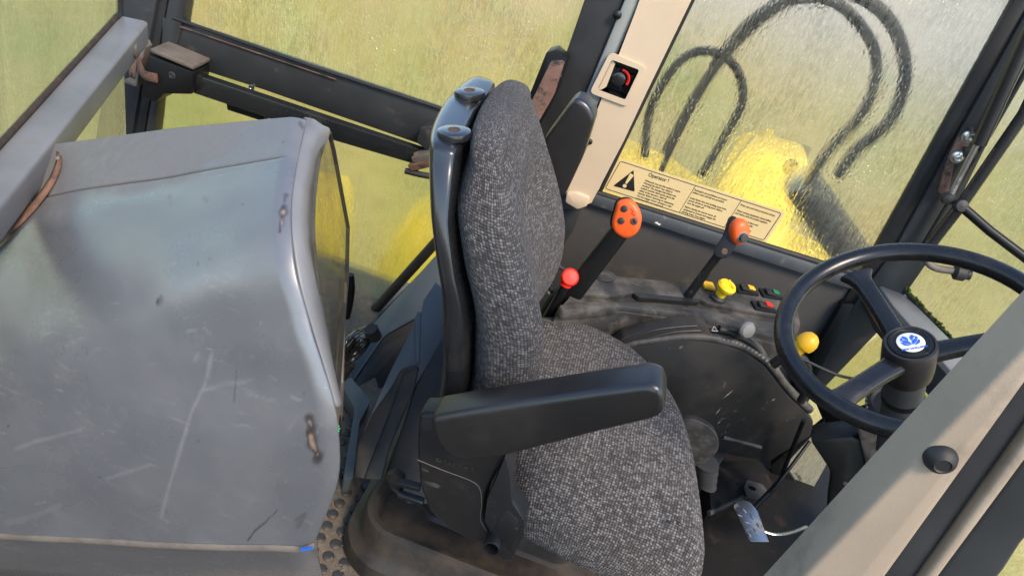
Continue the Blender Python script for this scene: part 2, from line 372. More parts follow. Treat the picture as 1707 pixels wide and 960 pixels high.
def wet_glass(name, fog=.12, rough=.2, run=.6, drop=.6, clear=.35, tints=None, dscale=1.0, ts=(2.2, 2.2, 1.3), streak=.4, bd=.005):
    """grimy glass under condensation: algae tint, fine fog, beads and clear runs that trickled straight down"""
    n = NT(name)
    tints = tints or [(.30, (.56, .86, .36)), (.43, (.98, .97, .58)), (.58, (1.0, .84, .54)), (.72, (.70, .92, .44))]
    tn = n.noise(1, 6, .6, co=n.vec(ts), dist=.4)
    tint = n.ramp(tn, tints)
    st1 = n.ramp(n.noise(1, 5, .65, co=n.vec((95, 95, 20)), dist=.3), [(.36, 0.0), (.52, 1.0)])
    st2 = n.ramp(n.noise(1, 4, .6, co=n.vec((190, 190, 48)), dist=.3), [(.40, 0.0), (.56, 1.0)])
    zone = n.ramp(n.noise(3.5, 4, .6), [(.38, 0.0), (.62, 1.0)])
    dk = n.math('MULTIPLY', n.math('SUBTRACT', 1.0, n.math('MULTIPLY', st1, st2)), n.math('MULTIPLY', zone, streak))
    tint = n.mix(dk, tint, (.20, .19, .12))
    runs = n.ramp(n.noise(1, 4, .6, co=n.vec((95, 95, 13)), dist=.25), [(.50, 0.0), (.60, 1.0)])
    patch = n.ramp(n.noise(5, 4, .6), [(.35, 0.0), (.65, 1.0)])
    runs = n.math('MULTIPLY', n.math('MULTIPLY', runs, patch), run)
    vo = n.n('ShaderNodeTexVoronoi', feature='SMOOTH_F1'); n.link(n.vec((150*dscale, 150*dscale, 85*dscale)), vo.inputs['Vector']); vo.inputs['Scale'].default_value = 1
    bead = n.ramp(vo.outputs['Distance'], [(.10, 1.0), (.42, 0.0)])
    msk = n.ramp(n.noise(9, 3, .6), [(.36, 0.0), (.58, 1.0)])
    bead = n.math('MULTIPLY', n.math('MULTIPLY', bead, msk), drop)
    fine = n.ramp(n.noise(1, 2, .5, co=n.vec((330, 330, 190))), [(.56, 0.0), (.68, 1.0)])
    tint = n.mix(n.math('MULTIPLY', n.math('ADD', n.math('MULTIPLY', bead, .45), n.math('MULTIPLY', fine, .5), True), .8), tint, (1.0, 1.0, .93))  # glints of beads and fine specks brightened in the tint itself
    h = n.math('ADD', n.math('MULTIPLY', runs, .6), bead)
    h = n.math('ADD', h, n.math('MULTIPLY', n.noise(260, 3, .6), .25))
    bmp = n.bump(h, 1.0, bd)
    g = n.n('ShaderNodeBsdfRefraction'); g.inputs['IOR'].default_value = 1.15; n.link(tint, g.inputs['Color'])
    rr = n.math('MULTIPLY', n.math('SUBTRACT', 1.0, n.math('MULTIPLY', runs, .75)), rough)
    n.link(rr, g.inputs['Roughness']); n.link(bmp, g.inputs['Normal'])
    tr = n.n('ShaderNodeBsdfTransparent'); n.link(tint, tr.inputs['Color'])
    s_ = n.n('ShaderNodeMixShader'); s_.inputs[0].default_value = clear; n.link(g.outputs[0], s_.inputs[1]); n.link(tr.outputs[0], s_.inputs[2])
    d = n.n('ShaderNodeBsdfTranslucent'); n.link(tint, d.inputs['Color']); n.link(bmp, d.inputs['Normal'])
    d2 = n.n('ShaderNodeBsdfDiffuse'); n.link(n.mix(.5, tint, (.45, .45, .42)), d2.inputs['Color']); n.link(bmp, d2.inputs['Normal'])
    s0 = n.n('ShaderNodeMixShader'); s0.inputs[0].default_value = .45; n.link(d.outputs[0], s0.inputs[1]); n.link(d2.outputs[0], s0.inputs[2])
    s1 = n.n('ShaderNodeMixShader')
    ff = n.math('MULTIPLY', n.math('SUBTRACT', 1.0, n.math('MULTIPLY', runs, .8)), n.math('MULTIPLY', n.ramp(n.noise(4, 5, .6), [(.3, .45), (.7, 1.0)]), fog))
    n.link(ff, s1.inputs[0]); n.link(s_.outputs[0], s1.inputs[1]); n.link(s0.outputs[0], s1.inputs[2])
    gl = n.n('ShaderNodeBsdfGlossy'); gl.inputs['Roughness'].default_value = .12; n.link(bmp, gl.inputs['Normal'])
    s2 = n.n('ShaderNodeMixShader'); s2.inputs[0].default_value = .04; n.link(s1.outputs[0], s2.inputs[1]); n.link(gl.outputs[0], s2.inputs[2])
    n.link(s2.outputs[0], n.out.inputs[0])
    return n.m
GREY = [(.30, (.82, .84, .78)), (.45, (.90, .88, .78)), (.58, (.93, .86, .70)), (.72, (.84, .88, .86))]
PALE = [(.30, (.78, .82, .62)), (.45, (.88, .88, .66)), (.58, (.92, .86, .66)), (.72, (.82, .88, .74))]
M_['pane_front'] = wet_glass('wet_glass_front', .15, .32, 1.0, 1.0, .36, GREY, .9, streak=.4, bd=.0032)
M_['pane_rear'] = wet_glass('wet_glass_rear', .30, .50, .9, .9, .22, None, 1.0, streak=.38)
M_['pane_low'] = wet_glass('wet_glass_low', .14, .40, .4, .4, .40, [(.30, (.80, .80, .50)), (.5, (.90, .86, .55)), (.7, (.76, .78, .46))], streak=.25)
M_['pane_back'] = wet_glass('wet_glass_back', .12, .24, .3, .8, .4, [(.30, (.60, .66, .56)), (.5, (.82, .84, .74)), (.7, (.46, .52, .46))], streak=.2)
M_['pane_amber'] = wet_glass('amber_glow_glass', .85, .4, .3, .3, .3, [(.30, (.95, .78, .42)), (.5, (1.0, .86, .52)), (.7, (.90, .70, .34))], streak=.3)  # bright yellow outdoors painted into a warm, heavily fogged tint
M_['pane_screen'] = wet_glass('wet_glass_screen', .2, .36, .6, .9, .3, PALE, streak=.3)
def outer_glass():
    n = NT('outer_glass'); t = n.n('ShaderNodeBsdfTransparent'); t.inputs[0].default_value = (.97, .98, .97, 1)
    g = n.n('ShaderNodeBsdfGlossy'); g.inputs['Roughness'].default_value = .05
    b = n.n('ShaderNodeMixShader'); b.inputs[0].default_value = .04; n.link(t.outputs[0], b.inputs[1]); n.link(g.outputs[0], b.inputs[2])
    n.link(b.outputs[0], n.out.inputs[0]); return n.m
M_['outer'] = outer_glass()
def pane(name, pts, th, m, parent):
    """a real sheet of glass: condensation on the cab side, clean on the outside and edges"""
    o = slab(name, pts, th, m, parent, 0)
    me = o.data; me.materials.append(M_['outer']); c = sum((Vector(p) for p in pts), Vector())/len(pts)
    n_ = Vector(th).normalized()
    for p in me.polygons:
        p.use_smooth = False
        if (p.center-c).dot(n_) > Vector(th).length*.25: p.material_index = 1
    return o
def clear_glass():
    n = NT('smoked_clear'); t = n.n('ShaderNodeBsdfTransparent'); t.inputs[0].default_value = (.88, .87, .83, 1)
    g = n.n('ShaderNodeBsdfGlossy'); g.inputs['Roughness'].default_value = .06
    d = n.n('ShaderNodeBsdfDiffuse'); d.inputs[0].default_value = (.16, .14, .11, 1)
    a = n.n('ShaderNodeMixShader'); n.link(n.math('MULTIPLY', n.ramp(n.noise(14, 8, .65), [(.35, .1), (.75, 1.0)]), .35), a.inputs[0]); n.link(t.outputs[0], a.inputs[1]); n.link(d.outputs[0], a.inputs[2])
    b = n.n('ShaderNodeMixShader'); b.inputs[0].default_value = .07; n.link(a.outputs[0], b.inputs[1]); n.link(g.outputs[0], b.inputs[2])
    n.link(b.outputs[0], n.out.inputs[0]); return n.m
M_['clear'] = clear_glass()
def ground_mat():
    n = NT('field_ground')
    a = n.ramp(n.noise(.55, 6, .6), [(.34, (.17, .28, .055)), (.46, (.38, .34, .10)), (.57, (.49, .38, .16)), (.70, (.25, .28, .07))])
    b = n.ramp(n.noise(6, 6, .65), [(.3, (.16, .16, .05)), (.7, (.52, .46, .20))])
    c = n.mix(.35, a, b)
    # machine's shade painted into the near ground to cut bounce light, rough grass beyond
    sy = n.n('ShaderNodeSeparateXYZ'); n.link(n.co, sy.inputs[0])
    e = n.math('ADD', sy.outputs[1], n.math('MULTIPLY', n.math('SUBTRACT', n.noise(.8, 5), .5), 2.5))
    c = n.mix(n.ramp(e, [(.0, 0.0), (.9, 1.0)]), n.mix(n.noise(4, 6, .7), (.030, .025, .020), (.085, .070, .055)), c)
    # ground turns paler further off
    c = n.mix(n.ramp(n.math('MULTIPLY', n.math('SUBTRACT', e, 9.0), .12), [(.0, 0.0), (1.0, 1.0)]), c, n.mix(n.noise(.6, 6, .6), (.32, .30, .25), (.52, .48, .41)))
    n.link(c, n.b.inputs['Base Color']); n.b.inputs['Roughness'].default_value = .95
    n.link(n.bump(n.noise(30, 6, .7), .8, .03), n.b.inputs['Normal']); return n.m
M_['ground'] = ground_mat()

# ================================================================== outside the glass
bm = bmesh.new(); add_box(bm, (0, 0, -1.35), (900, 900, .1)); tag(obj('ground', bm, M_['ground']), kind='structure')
# yellow machine parts standing beyond the right-hand glass
def lean(pxs): return [at(a, b, y=y) for a, b, y in pxs]
def ypoly(pxs, y): return [at(a, b, y=y) for a, b in pxs]
ld = thing('loader_frame', 'yellow loader frame with a drilled lug beyond the front side window', 'machine frame', at(1230, 420, y=.30))
slab('main_beam', lean([(1030, 222, 1.75), (1120, 262, 1.75), (1200, 320, 1.65), (1300, 372, 1.55), (1420, 430, 1.5), (1430, 520, 1.1), (970, 370, 1.1)]), (0, .1, -.2), M_['loader'], ld, .01, .03)
lug_o = rpoly(ypoly([(1165, 330), (1228, 262), (1262, 232), (1342, 256), (1350, 280), (1312, 352), (1290, 400)], 1.2), .03)
lug_c = at(1318, 282, y=1.2)
hole = [lug_c+V(math.cos(t)*.036, 0, math.sin(t)*.036) for t in [2*math.pi*k/20 for k in range(20)]]
lug = slab_hole('lug', lug_o, hole, (0, .05, 0), M_['loader'], ld)
for v in lug.data.vertices: v.co.y += (v.co.z-lug_c.z)*.75
box('hole_backing', lug_c+V(0, .14, 0), (.14, .03, .14), M_['black'], ld)
slab('upright', lean([(1236, 222, 1.9), (1292, 214, 1.9), (1270, 300, 1.6), (1200, 290, 1.6)]), (0, .1, -.1), M_['loader'], ld, .01, .02)
ram = thing('hydraulic_ram', 'black hydraulic ram slanting beside the yellow lug outside the glass', 'hydraulic ram', at(1390, 380, y=.2))
tube('barrel', [at(1335, 300, y=.5), at(1430, 440, y=.5)], .062, M_['hose'], ram, 20)
tube('gland', [at(1330, 292, y=.5), at(1337, 303, y=.5)], .05, M_['black_gloss'], ram, 20)
HG = 'hydraulic hoses looped outside the front side window'
def hose(label, pts, y, r):
    P = catmull([at(a, b, y=y+dy) for a, b, dy in pts], 10)
    tag(tube('hydraulic_hose', P, r, M_['hose'], None, 12), label, 'hose', HG)
hose('thick black hose forming the outermost tall loop outside the side window', [(1190, 110, .05), (1260, 30, .03), (1370, -20, 0), (1470, 20, 0), (1508, 110, 0), (1485, 195, .01), (1430, 245, .03), (1395, 290, .05)], .13, .016)
hose('black hose nested just inside the tallest loop outside the side window', [(1110, 250, .1), (1185, 120, .06), (1290, 15, .03), (1380, 0, .02), (1440, 50, .01), (1460, 110, 0), (1440, 180, .02), (1380, 250, .04), (1345, 300, .06)], .17, .014)
hose('smaller black hose loop arching low behind the streaked side window', [(1075, 260, .03), (1085, 180, .02), (1130, 105, 0), (1180, 84, 0), (1225, 110, 0), (1238, 165, 0), (1212, 220, .02), (1170, 290, .04)], .11, .012)
hose('thin straight black hose dropping to the sticker behind the window', [(1215, 80, 0), (1170, 150, 0), (1120, 245, .01), (1095, 300, .03)], .10, .008)
yb = thing('rear_implement', 'yellow implement plates seen through the low side glass behind the seat', 'implement', at(690, 420, y=.4))
slab('slanted_plate', lean([(735, 305, 1.25), (790, 420, .9), (690, 550, .7), (590, 570, .7), (638, 430, .95), (690, 340, 1.2)]), (0, .1, -.1), M_['loader'], yb, .01, .04)
slab('tall_plate', lean([(505, 280, 1.25), (582, 294, 1.25), (580, 440, .8), (505, 415, .8)]), (0, .1, -.1), M_['loader'], yb, .01, .02)

# ================================================================== cab floor
FL = box('floor', (.15, -.49, -.03), (2.6, 1.28, .06), M_['mat_floor'], None, bev=.004); tag(FL, kind='structure')
sm = None
k = 0
for i in range(-16, 8):
    for j in range(-32, 0):
        x = i*.040 + (.0); y = j*.036 - .008
        if not (-.60 < x < .02 and -1.18 < y < -.22): continue
        v = V(x, y, 0)-CAM; zz = v.dot(D); px = 853.5+FPX*v.dot(CR)/zz; py = 480-FPX*v.dot(CU)/zz
        if not (470 < px < 800 and 600 < py < 1000): continue
        if px > 610+(py-640)*.5 or (px > 600 and py < 800): continue
        if sm is None:
            b0 = lathe_bm([(.0138, 0), (.0138, .0015), (.0128, .0032), (.011, .0042), (.004, .0045), (.0001, .0045)], (0, 0, 0), (0, 0, 1), 14)
            me = bpy.data.meshes.new('stud'); b0.to_mesh(me); b0.free(); me.materials.append(M_['stud'])
            for p in me.polygons: p.use_smooth = True
            sm = me
        o = bpy.data.objects.new('stud', sm); COL.objects.link(o); o.location = (x+random.uniform(-.001, .001), y+random.uniform(-.001, .001), .0002)
        o.scale = (1, 1, random.uniform(.7, 1.2)); o.parent = FL; k += 1
print('studs', k)
# raised kerb between mat and fender
tag(slab('floor_kerb', [at(568, 640, z=.05), at(585, 628, z=.05), at(618, 668, z=.05), at(600, 700, z=.05), at(588, 800, z=.05), at(572, 800, z=.05), at(592, 680, z=.05)], (0, 0, -.06), M_['bluegrey'], None, .008, .01),
    'worn blue grey moulded kerb edging the studded floor mat', 'kerb')
# inner fender on the far side behind the seat
fp = thing('inner_fender', 'blue grey sloping inner fender panel under the low side glass', 'fender panel', at(640, 600, y=-.2))
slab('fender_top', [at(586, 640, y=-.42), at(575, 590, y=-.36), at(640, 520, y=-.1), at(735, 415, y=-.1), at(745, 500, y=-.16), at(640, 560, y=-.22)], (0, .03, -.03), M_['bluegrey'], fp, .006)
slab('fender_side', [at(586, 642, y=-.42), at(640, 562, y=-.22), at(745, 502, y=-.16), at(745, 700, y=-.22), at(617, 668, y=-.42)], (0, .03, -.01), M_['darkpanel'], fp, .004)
gl = thing('glass_channel', 'black rubber channel running along the slanted lower glass edge', 'glass channel', at(660, 480, y=-.06))
tube('channel', [at(560, 585, y=-.05), at(604, 540, y=-.05), at(732, 398, y=-.05)], .016, M_['rubber'], gl, 10)
tube('lip', [at(575, 592, y=-.075), at(612, 552, y=-.075), at(735, 425, y=-.075)], .008, M_['rubber'], gl, 8)
box('clip', at(716, 457, y=-.085), (.022, .015, .055), M_['black'], gl, axes(V(0, -1, 0), at(730, 440, y=-.085)-at(700, 476, y=-.085)), .004)

# ================================================================== rear of the cab
RZ = .73
ra, rb = at(222, 52, z=RZ), at(-150, 505, z=RZ)
rdir = (rb-ra).normalized(); rn = V(0, 0, 1).cross(rdir).normalized()
if rn.x > 0: rn = -rn              # points out of the cab, to the rear
rw = thing('rear_window', 'rear window with a grey tubular lower rail and wet glass', 'window', ra)
rings = [sring(ra+rdir*t, rn, V(0, 0, 1), .036, .033, 32, 7) for t in np.linspace(0, (rb-ra).length, 8)]
obj('rail', loft_bm(rings), M_['frame_light'], rw, 50)
s0 = ra+rn*.034+V(0, 0, .036); s1 = rb+rn*.034+V(0, 0, .036)
tube('seal', [s0+rdir*(.02), s1], .0075, M_['old_seal'], rw, 8)
tube('corner_seal', catmull([s0+rdir*.03, s0+rdir*.0, s0-rdir*.012+V(0, 0, .03), s0-rdir*.014+V(0, 0, .6)], 8), .009, M_['rubber'], rw, 8)
pane('pane', [s0-rdir*.014, s1, s1+V(0, 0, .62), s0-rdir*.014+V(0, 0, .62)], rn*.006, M_['pane_back'], rw)
l0 = ra+rn*.02-V(0, 0, .03); l1 = rb+rn*.02-V(0, 0, .03)
pane('lower_pane', [l0+rdir*.02, l1, l1-V(0, 0, .6), l0+rdir*.02-V(0, 0, .6)], rn*.006, M_['pane_back'], rw)
cp = thing('corner_post', 'dark grey rear corner post with black weather strip beside the box', 'post', at(190, 300, y=0))
slab('outer_face', [at(203, -60, y=-.03), at(272, -60, y=-.03), at(216, 245, y=-.03), at(200, 330, y=-.03), at(140, 330, y=-.03), at(158, 235, y=-.03)], (0, .05, 0), M_['frame'], cp, .006)
slab('weather_strip', [at(276, -60, y=-.02), at(289, -60, y=-.02), at(236, 245, y=-.02), at(215, 330, y=-.02), at(203, 330, y=-.02), at(219, 245, y=-.02)], (0, .04, 0), M_['rubber'], cp, .003)
slab('inner_face', [at(291, -60, y=-.035), at(318, -60, y=-.035), at(300, 60, y=-.035), at(262, 170, y=-.035), at(254, 245, y=-.035), at(240, 330, y=-.035), at(217, 330, y=-.035), at(238, 245, y=-.035)], (0, .05, 0), M_['frame'], cp, .005)
slab('weld_cap', [at(196, 62, z=.745), at(205, 40, z=.745), at(232, 52, z=.745), at(228, 82, z=.745)], (0, 0, -.03), M_['dirt_metal'], cp, .006)

# right-hand side rail between upper and lower side glass
sr = thing('side_rail', 'dark grey horizontal rail between upper and lower side glass', 'rail', at(520, 160, y=0))
slab('rail_face', [at(270, 30, y=-.03), at(770, 198, y=-.03), at(752, 262, y=-.03), at(690, 238, y=-.03), at(437, 150, y=-.03), at(268, 96, y=-.03)], (0, .045, 0), M_['frame'], sr, .005)
tube('glass_seal', [at(288, 30, y=-.032), at(520, 111, y=-.032), at(770, 193, y=-.032)], .0055, M_['rubber'], sr, 8)
tube('rust_line', [at(300, 45, y=-.0335), at(400, 79, y=-.0335), at(560, 133, y=-.0335)], .0022, M_['rust'], sr, 6)
lathe('screw', [(.009, 0), (.009, .003), (.005, .004), (.0045, .002), (.0001, .002)], at(420, 146, y=-.031), (0, -1, 0), M_['zinc'], sr, 14)

# upper and lower side glass
RP = 'panes of the right-hand side'
up_ = thing('rear_side_window', 'tall wet olive side window behind the seat, above the rail', 'window', at(600, 120, y=0))
pane('pane', [at(306, 0, y=.004), at(308, 20, y=.004), at(330, 48, y=.004), at(740, 188, y=.004), at(890, 235, y=.004), at(1000, -60, y=.004), at(320, -130, y=.004)], (0, .006, 0), M_['pane_rear'], up_)
lw_ = thing('lower_side_window', 'low side window pane between rail and fender, yellow showing through', 'window', at(640, 350, y=0))
pane('pane', [at(262, 150, y=.006), at(275, 70, y=.006), at(800, 240, y=.006), at(800, 330, y=.006), at(604, 545, y=.006), at(560, 600, y=.006), at(420, 560, y=.006), at(240, 330, y=.006)], (0, .006, 0), M_['pane_low'], lw_)

# latch housing and long latch bar on the rail
lt = thing('door_latch', 'black latch housing with a long bar along the side rail', 'latch', at(290, 150, y=-.06))
LY = -.115
hp = [at(247, 92, y=LY), at(322, 121, y=LY), at(319, 158, y=LY), at(271, 157, y=LY), at(258, 172, y=LY), at(234, 160, y=LY)]
slab('housing', hp, (0, .085, 0), M_['black'], lt, .005)
tp = [at(250, 88, y=LY), at(322, 118, y=LY), at(322, 118, y=LY)+V(0, .085, .002), at(250, 88, y=LY)+V(0, .085, .002)]
slab('top_cover', tp, (0, 0, .012), M_['dirt_metal'], lt, .004)
slab('back_ledge', [p+V(0, .087, .0) for p in (tp[0]+V(.005, 0, 0), tp[1]+V(.03, 0, 0), tp[1]+V(.035, .03, .012), tp[0]+V(0, .03, .012))], (0, 0, .02), M_['dirt_metal'], lt, .005)
lathe('rivet', [(.011, 0), (.011, .002), (.008, .0035), (.007, .0015), (.004, .0015), (.004, .003), (.0001, .003)], at(287, 126, y=LY), (0, -1, 0), M_['frame'], lt, 18)
slab('bar', [at(322, 124, y=LY+.02), at(560, 204, y=LY+.03), at(716, 256, y=LY+.03), at(696, 276, y=LY+.03), at(560, 236, y=LY+.03), at(322, 156, y=LY+.02)], (0, .03, 0), M_['black_gloss'], lt, .004)
slab('bar_block', [at(376, 166, y=LY+.035), at(440, 190, y=LY+.035), at(440, 204, y=LY+.035), at(378, 184, y=LY+.035)], (0, .03, 0), M_['black'], lt, .004)
kp = thing('latch_keeper', 'rusty hooked keeper bracket on the corner post', 'bracket', at(225, 120, y=-.1))
tube('strap', catmull([at(238, 92, y=-.09), at(232, 105, y=-.10), at(240, 124, y=-.12), at(262, 131, y=-.12)], 6), .014, M_['rust'], kp, 10, flat=.35)
slab('plate', [at(214, 90, y=-.08), at(228, 84, y=-.08), at(226, 140, y=-.08), at(214, 130, y=-.08)], (0, .03, 0), M_['rust_pale'], kp, .003)
slab('clamp', [at(236, 70, y=-.10), at(242, 80, y=-.10), at(227, 146, y=-.10), at(204, 138, y=-.10), at(208, 132, y=-.10), at(224, 138, y=-.10)], (0, .035, 0), M_['dirt_metal'], kp, .003)
lk = thing('latch_linkage', 'rusty pivot linkage at the front end of the latch bar', 'linkage', at(705, 265, y=-.1))
slab('bracket', [at(694, 238, y=-.10), at(700, 214, y=-.10), at(724, 212, y=-.10), at(735, 250, y=-.10), at(712, 252, y=-.10)], (0, .05, 0), M_['frame'], lk, .003)
slab('link', [at(684, 262, y=-.13), at(730, 252, y=-.13), at(735, 263, y=-.13), at(690, 273, y=-.13)], (0, .05, 0), M_['dirt_metal'], lk, .003, .008)
slab('link', [at(678, 275, y=-.13), at(730, 264, y=-.13), at(735, 275, y=-.13), at(684, 287, y=-.13)], (0, .05, 0), M_['rust'], lk, .003, .008)
lathe('pivot_bolt', [(.012, -.03), (.012, .02), (.008, .024), (.0001, .024)], at(694, 268, y=-.11), (0, 0, 1), M_['rust'], lk, 14)
tube('cable', [at(676, 285, y=-.12), at(700, 291, y=-.12), at(745, 299, y=-.1)], .009, M_['rubber'], lk, 10)

# rusty grab handle by the pillar
gh = thing('grab_handle', 'black grab handle with a rust-worn face beside the beige pillar', 'handle', at(910, 160, y=-.1))
hh = [at(911, 88, y=-.10), at(926, 84, y=-.10), at(945, 100, y=-.10), at(926, 160, y=-.10), at(893, 222, y=-.10), at(870, 190, y=-.10)]
slab('grip', hh, (0, .05, 0), M_['black'], gh, .004, .003)
slab('worn_face', [at(919, 101, y=-.1015), at(942, 101, y=-.1015), at(924, 158, y=-.1015), at(897, 205, y=-.1015), at(882, 178, y=-.1015)], (0, .01, 0), M_['rust_pale'], gh, .002, .01)

# ================================================================== beige pillar (far side)
bp = thing('door_pillar', 'beige trimmed pillar with square socket recess behind the seat', 'pillar', at(960, 340, y=-.03))
BY = -.05
slab('weather_strip', [at(995, -60, y=-.03), at(1058, -60, y=-.03), at(1030, 35, y=-.03), at(925, 290, y=-.03), at(870, 250, y=-.03), at(905, 200, y=-.03)], (0, .04, 0), M_['rubber'], bp, .006)
slab('edge_strip', [at(1066, -60, y=-.042), at(1085, -60, y=-.042), at(1066, 0, y=-.042), at(960, 270, y=-.042), at(925, 320, y=-.042), at(915, 305, y=-.042)], (0, .04, 0), M_['greygreen'], bp, .005)
def spt(u_, v_, y):   # u across, v down inside the recess frame
    c = [V(1020, 100, 0), V(1066, 117, 0), V(1042, 167, 0), V(996, 150, 0)]
    p = (c[0]*(1-u_)+c[1]*u_)*(1-v_)+(c[3]*(1-u_)+c[2]*u_)*v_
    return at(p.x, p.y, y=y)
tin = [spt(0, 0, BY), spt(1, 0, BY), spt(1, 1, BY), spt(0, 1, BY)]
tout = [at(1086, -60, y=BY), at(1182, -60, y=BY), at(1152, 2, y=BY), at(1080, 150, y=BY), at(1040, 235, y=BY), at(986, 338, y=BY), at(966, 346, y=BY), at(944, 330, y=BY), at(960, 275, y=BY), at(1064, 8, y=BY)]
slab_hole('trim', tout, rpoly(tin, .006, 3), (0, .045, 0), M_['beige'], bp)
fo = rpoly([spt(-.17, -.2, BY-.006), spt(1.17, -.14, BY-.006), spt(1.17, 1.17, BY-.006), spt(-.2, 1.17, BY-.006)], .014, 4)
fi = rpoly([spt(.0, .0, BY-.006), spt(1, 0, BY-.006), spt(1, 1, BY-.006), spt(0, 1, BY-.006)], .006, 3)
slab_hole('recess_frame', fo, fi, (0, .0055, 0), M_['beige'], bp)
cc = spt(.5, .5, BY)
fx = (spt(1, .5, BY)-spt(0, .5, BY)); fz = (spt(.5, 0, BY)-spt(.5, 1, BY))
bxw, bxh = fx.length, fz.length; fx.normalize(); fz.normalize()
rc = bmesh.new()
q = [spt(.015, .015, BY-.004), spt(.985, .015, BY-.004), spt(.985, .985, BY-.004), spt(.015, .985, BY-.004)]; q2 = [p+V(0, .042, 0) for p in q]
va = [rc.verts.new(p) for p in q]; vb = [rc.verts.new(p) for p in q2]
for i in range(4): rc.faces.new((va[i], va[(i+1) % 4], vb[(i+1) % 4], vb[i]))
rc.faces.new(vb)
obj('recess', rc, M_['black'], bp)
so_ = thing('power_socket', 'black round power socket with red clip in the pillar recess', 'socket', cc+V(0, .03, 0))
lathe('body', [(.024, 0), (.024, .012), (.019, .016), (.017, .03), (.013, .032), (.0001, .031)], cc+V(0, .034, 0), (0, -1, 0), M_['black_gloss'], so_, 24)
for a in (25, 140, 215, 300):
    d = fx*math.cos(R(a))+fz*math.sin(R(a))
    box('tab', cc+d*.026+V(0, .026, 0), (.018, .012, .008), M_['rubber'], so_, (d, V(0, 1, 0), d.cross(V(0, 1, 0))), .002)
tube('red_clip', [cc+(fx*math.cos(R(a))+fz*math.sin(R(a)))*.024+V(0, .008, 0) for a in range(-15, 100, 12)], .0055, M_['red'], so_, 8, flat=.6)
lathe('trim_button', [(.011, 0), (.011, .004), (.006, .008), (.0001, .009)], at(1029, 25, y=-.044), (0, -1, 0), M_['black'], bp, 16)
lathe('trim_button', [(.008, 0), (.008, .004), (.005, .007), (.0001, .008)], at(983, 236, y=BY-.001), (0, -1, 0), M_['black'], bp, 16)
slab('foot', [at(944, 322, y=-.06), at(962, 322, y=-.06), at(982, 330, y=-.06), at(978, 345, y=-.06), at(962, 350, y=-.06), at(942, 338, y=-.06)], (0, .05, 0), M_['beige'], bp, .005, .006)

# ================================================================== right wall, sill, front side glass
wp = thing('side_wall', 'dark grey lower side wall panel behind the console', 'wall panel', at(1100, 500, y=0))
slab('panel', [at(830, 270, y=0), at(900, 300, y=0), at(960, 335, y=0), at(985, 340, y=0), at(1200, 408, y=0), at(1420, 476, y=0), at(1440, 480, y=0), at(1290, 790, y=0), at(1100, 820, y=0), at(780, 520, y=0)], (0, .02, 0), M_['wall'], wp, .003)
sl_ = [at(988, 324, y=-.02), at(1200, 391, y=-.02), at(1400, 455, y=-.02), at(1430, 462, y=-.02), at(1424, 484, y=-.02), at(1395, 476, y=-.02), at(1195, 411, y=-.02), at(980, 341, y=-.02)]
slab('sill', sl_, (0, .04, 0), M_['sill'], wp, .006)
tube('glass_seal', [at(990, 320, y=-.005), at(1200, 386, y=-.005), at(1400, 448, y=-.005), at(1440, 460, y=-.005)], .009, M_['rubber'], wp, 8)
slab('paint_fleck', [at(1091, 371, y=-.0205), at(1096, 370, y=-.0205), at(1097, 372, y=-.0205), at(1102, 374, y=-.0205), at(1099, 376, y=-.0205), at(1096, 374, y=-.0205)], (0, .004, 0), M_['white'], wp, 0)
slab('corner_bracket', [at(935, 352, y=-.012), at(968, 352, y=-.012), at(955, 385, y=-.012), at(935, 415, y=-.012)], (0, .01, 0), M_['frame'], wp, .003)
fw = thing('front_side_window', 'streaming wet front side window with hoses behind it', 'window', at(1250, 380, y=0))
pane('pane', [at(1190, -90, y=.006), at(1152, -5, y=.006), at(1002, 316, y=.006), at(990, 330, y=.006), at(1440, 468, y=.006), at(1460, 440, y=.006), at(1760, -90, y=.006)], (0, .006, 0), M_['pane_front'], fw)
tube('pillar_seal', [at(1182, -60, y=-.002), at(1153, 3, y=-.002), at(1082, 150, y=-.002), at(1000, 320, y=-.002)], .006, M_['rubber'], fw, 8)
# instruction sticker on the inside of the glass
SY = .0015
st = thing('instruction_sticker', 'cream operator instruction sticker with black warning triangle on the window', 'sticker', at(1150, 340, y=SY))
cs = [V(1031.5, 263.7, 0), V(1310, 354, 0), V(1275.6, 405.8, 0), V(1001.8, 316.5, 0)]
def kp_(s, t, y=SY):
    p = (cs[0]*(1-s)+cs[1]*s)*(1-t)+(cs[3]*(1-s)+cs[2]*s)*t
    return at(p.x, p.y, y=y)
slab('label', [kp_(0, 0), kp_(1, 0), kp_(1, 1), kp_(0, 1)], (0, .002, 0), M_['sticker'], st, 0, .008)
def line(name, P, w, mat_, par):
    b_ = bmesh.new()
    for a, c in zip(P[:-1], P[1:]):
        d = (c-a).normalized(); sN = d.cross(V(0, 1, 0))*w/2
        add_slab(b_, [a-sN, c-sN, c+sN, a+sN], V(0, .0006, 0))
    return obj(name, b_, mat_, par)
bl = rpoly([kp_(.018, .07, SY-.0006), kp_(.982, .07, SY-.0006), kp_(.982, .93, SY-.0006), kp_(.018, .93, SY-.0006)], .007, 5)
line('border', bl+[bl[0]], .0017, M_['ink'], st)
for s in (.468, .742): line('divider', [kp_(s, .08, SY-.0006), kp_(s, .92, SY-.0006)], .0011, M_['ink'], st)
def cpx(cx, cy): return at(980+cx/4.364, 250+cy/4.364, y=SY-.0007)
slab('triangle', [cpx(333, 148), cpx(184, 262), cpx(340, 304)], (0, .0006, 0), M_['ink'], st, 0, .004)
ex = (kp_(1, .5)-kp_(0, .5)).normalized(); ey = V(0, 0, 1)
e0, e1 = cpx(322, 178)+V(0, -.0004, 0), cpx(276, 246)+V(0, -.0004, 0)
d = (e1-e0).normalized(); sN = d.cross(V(0, 1, 0))
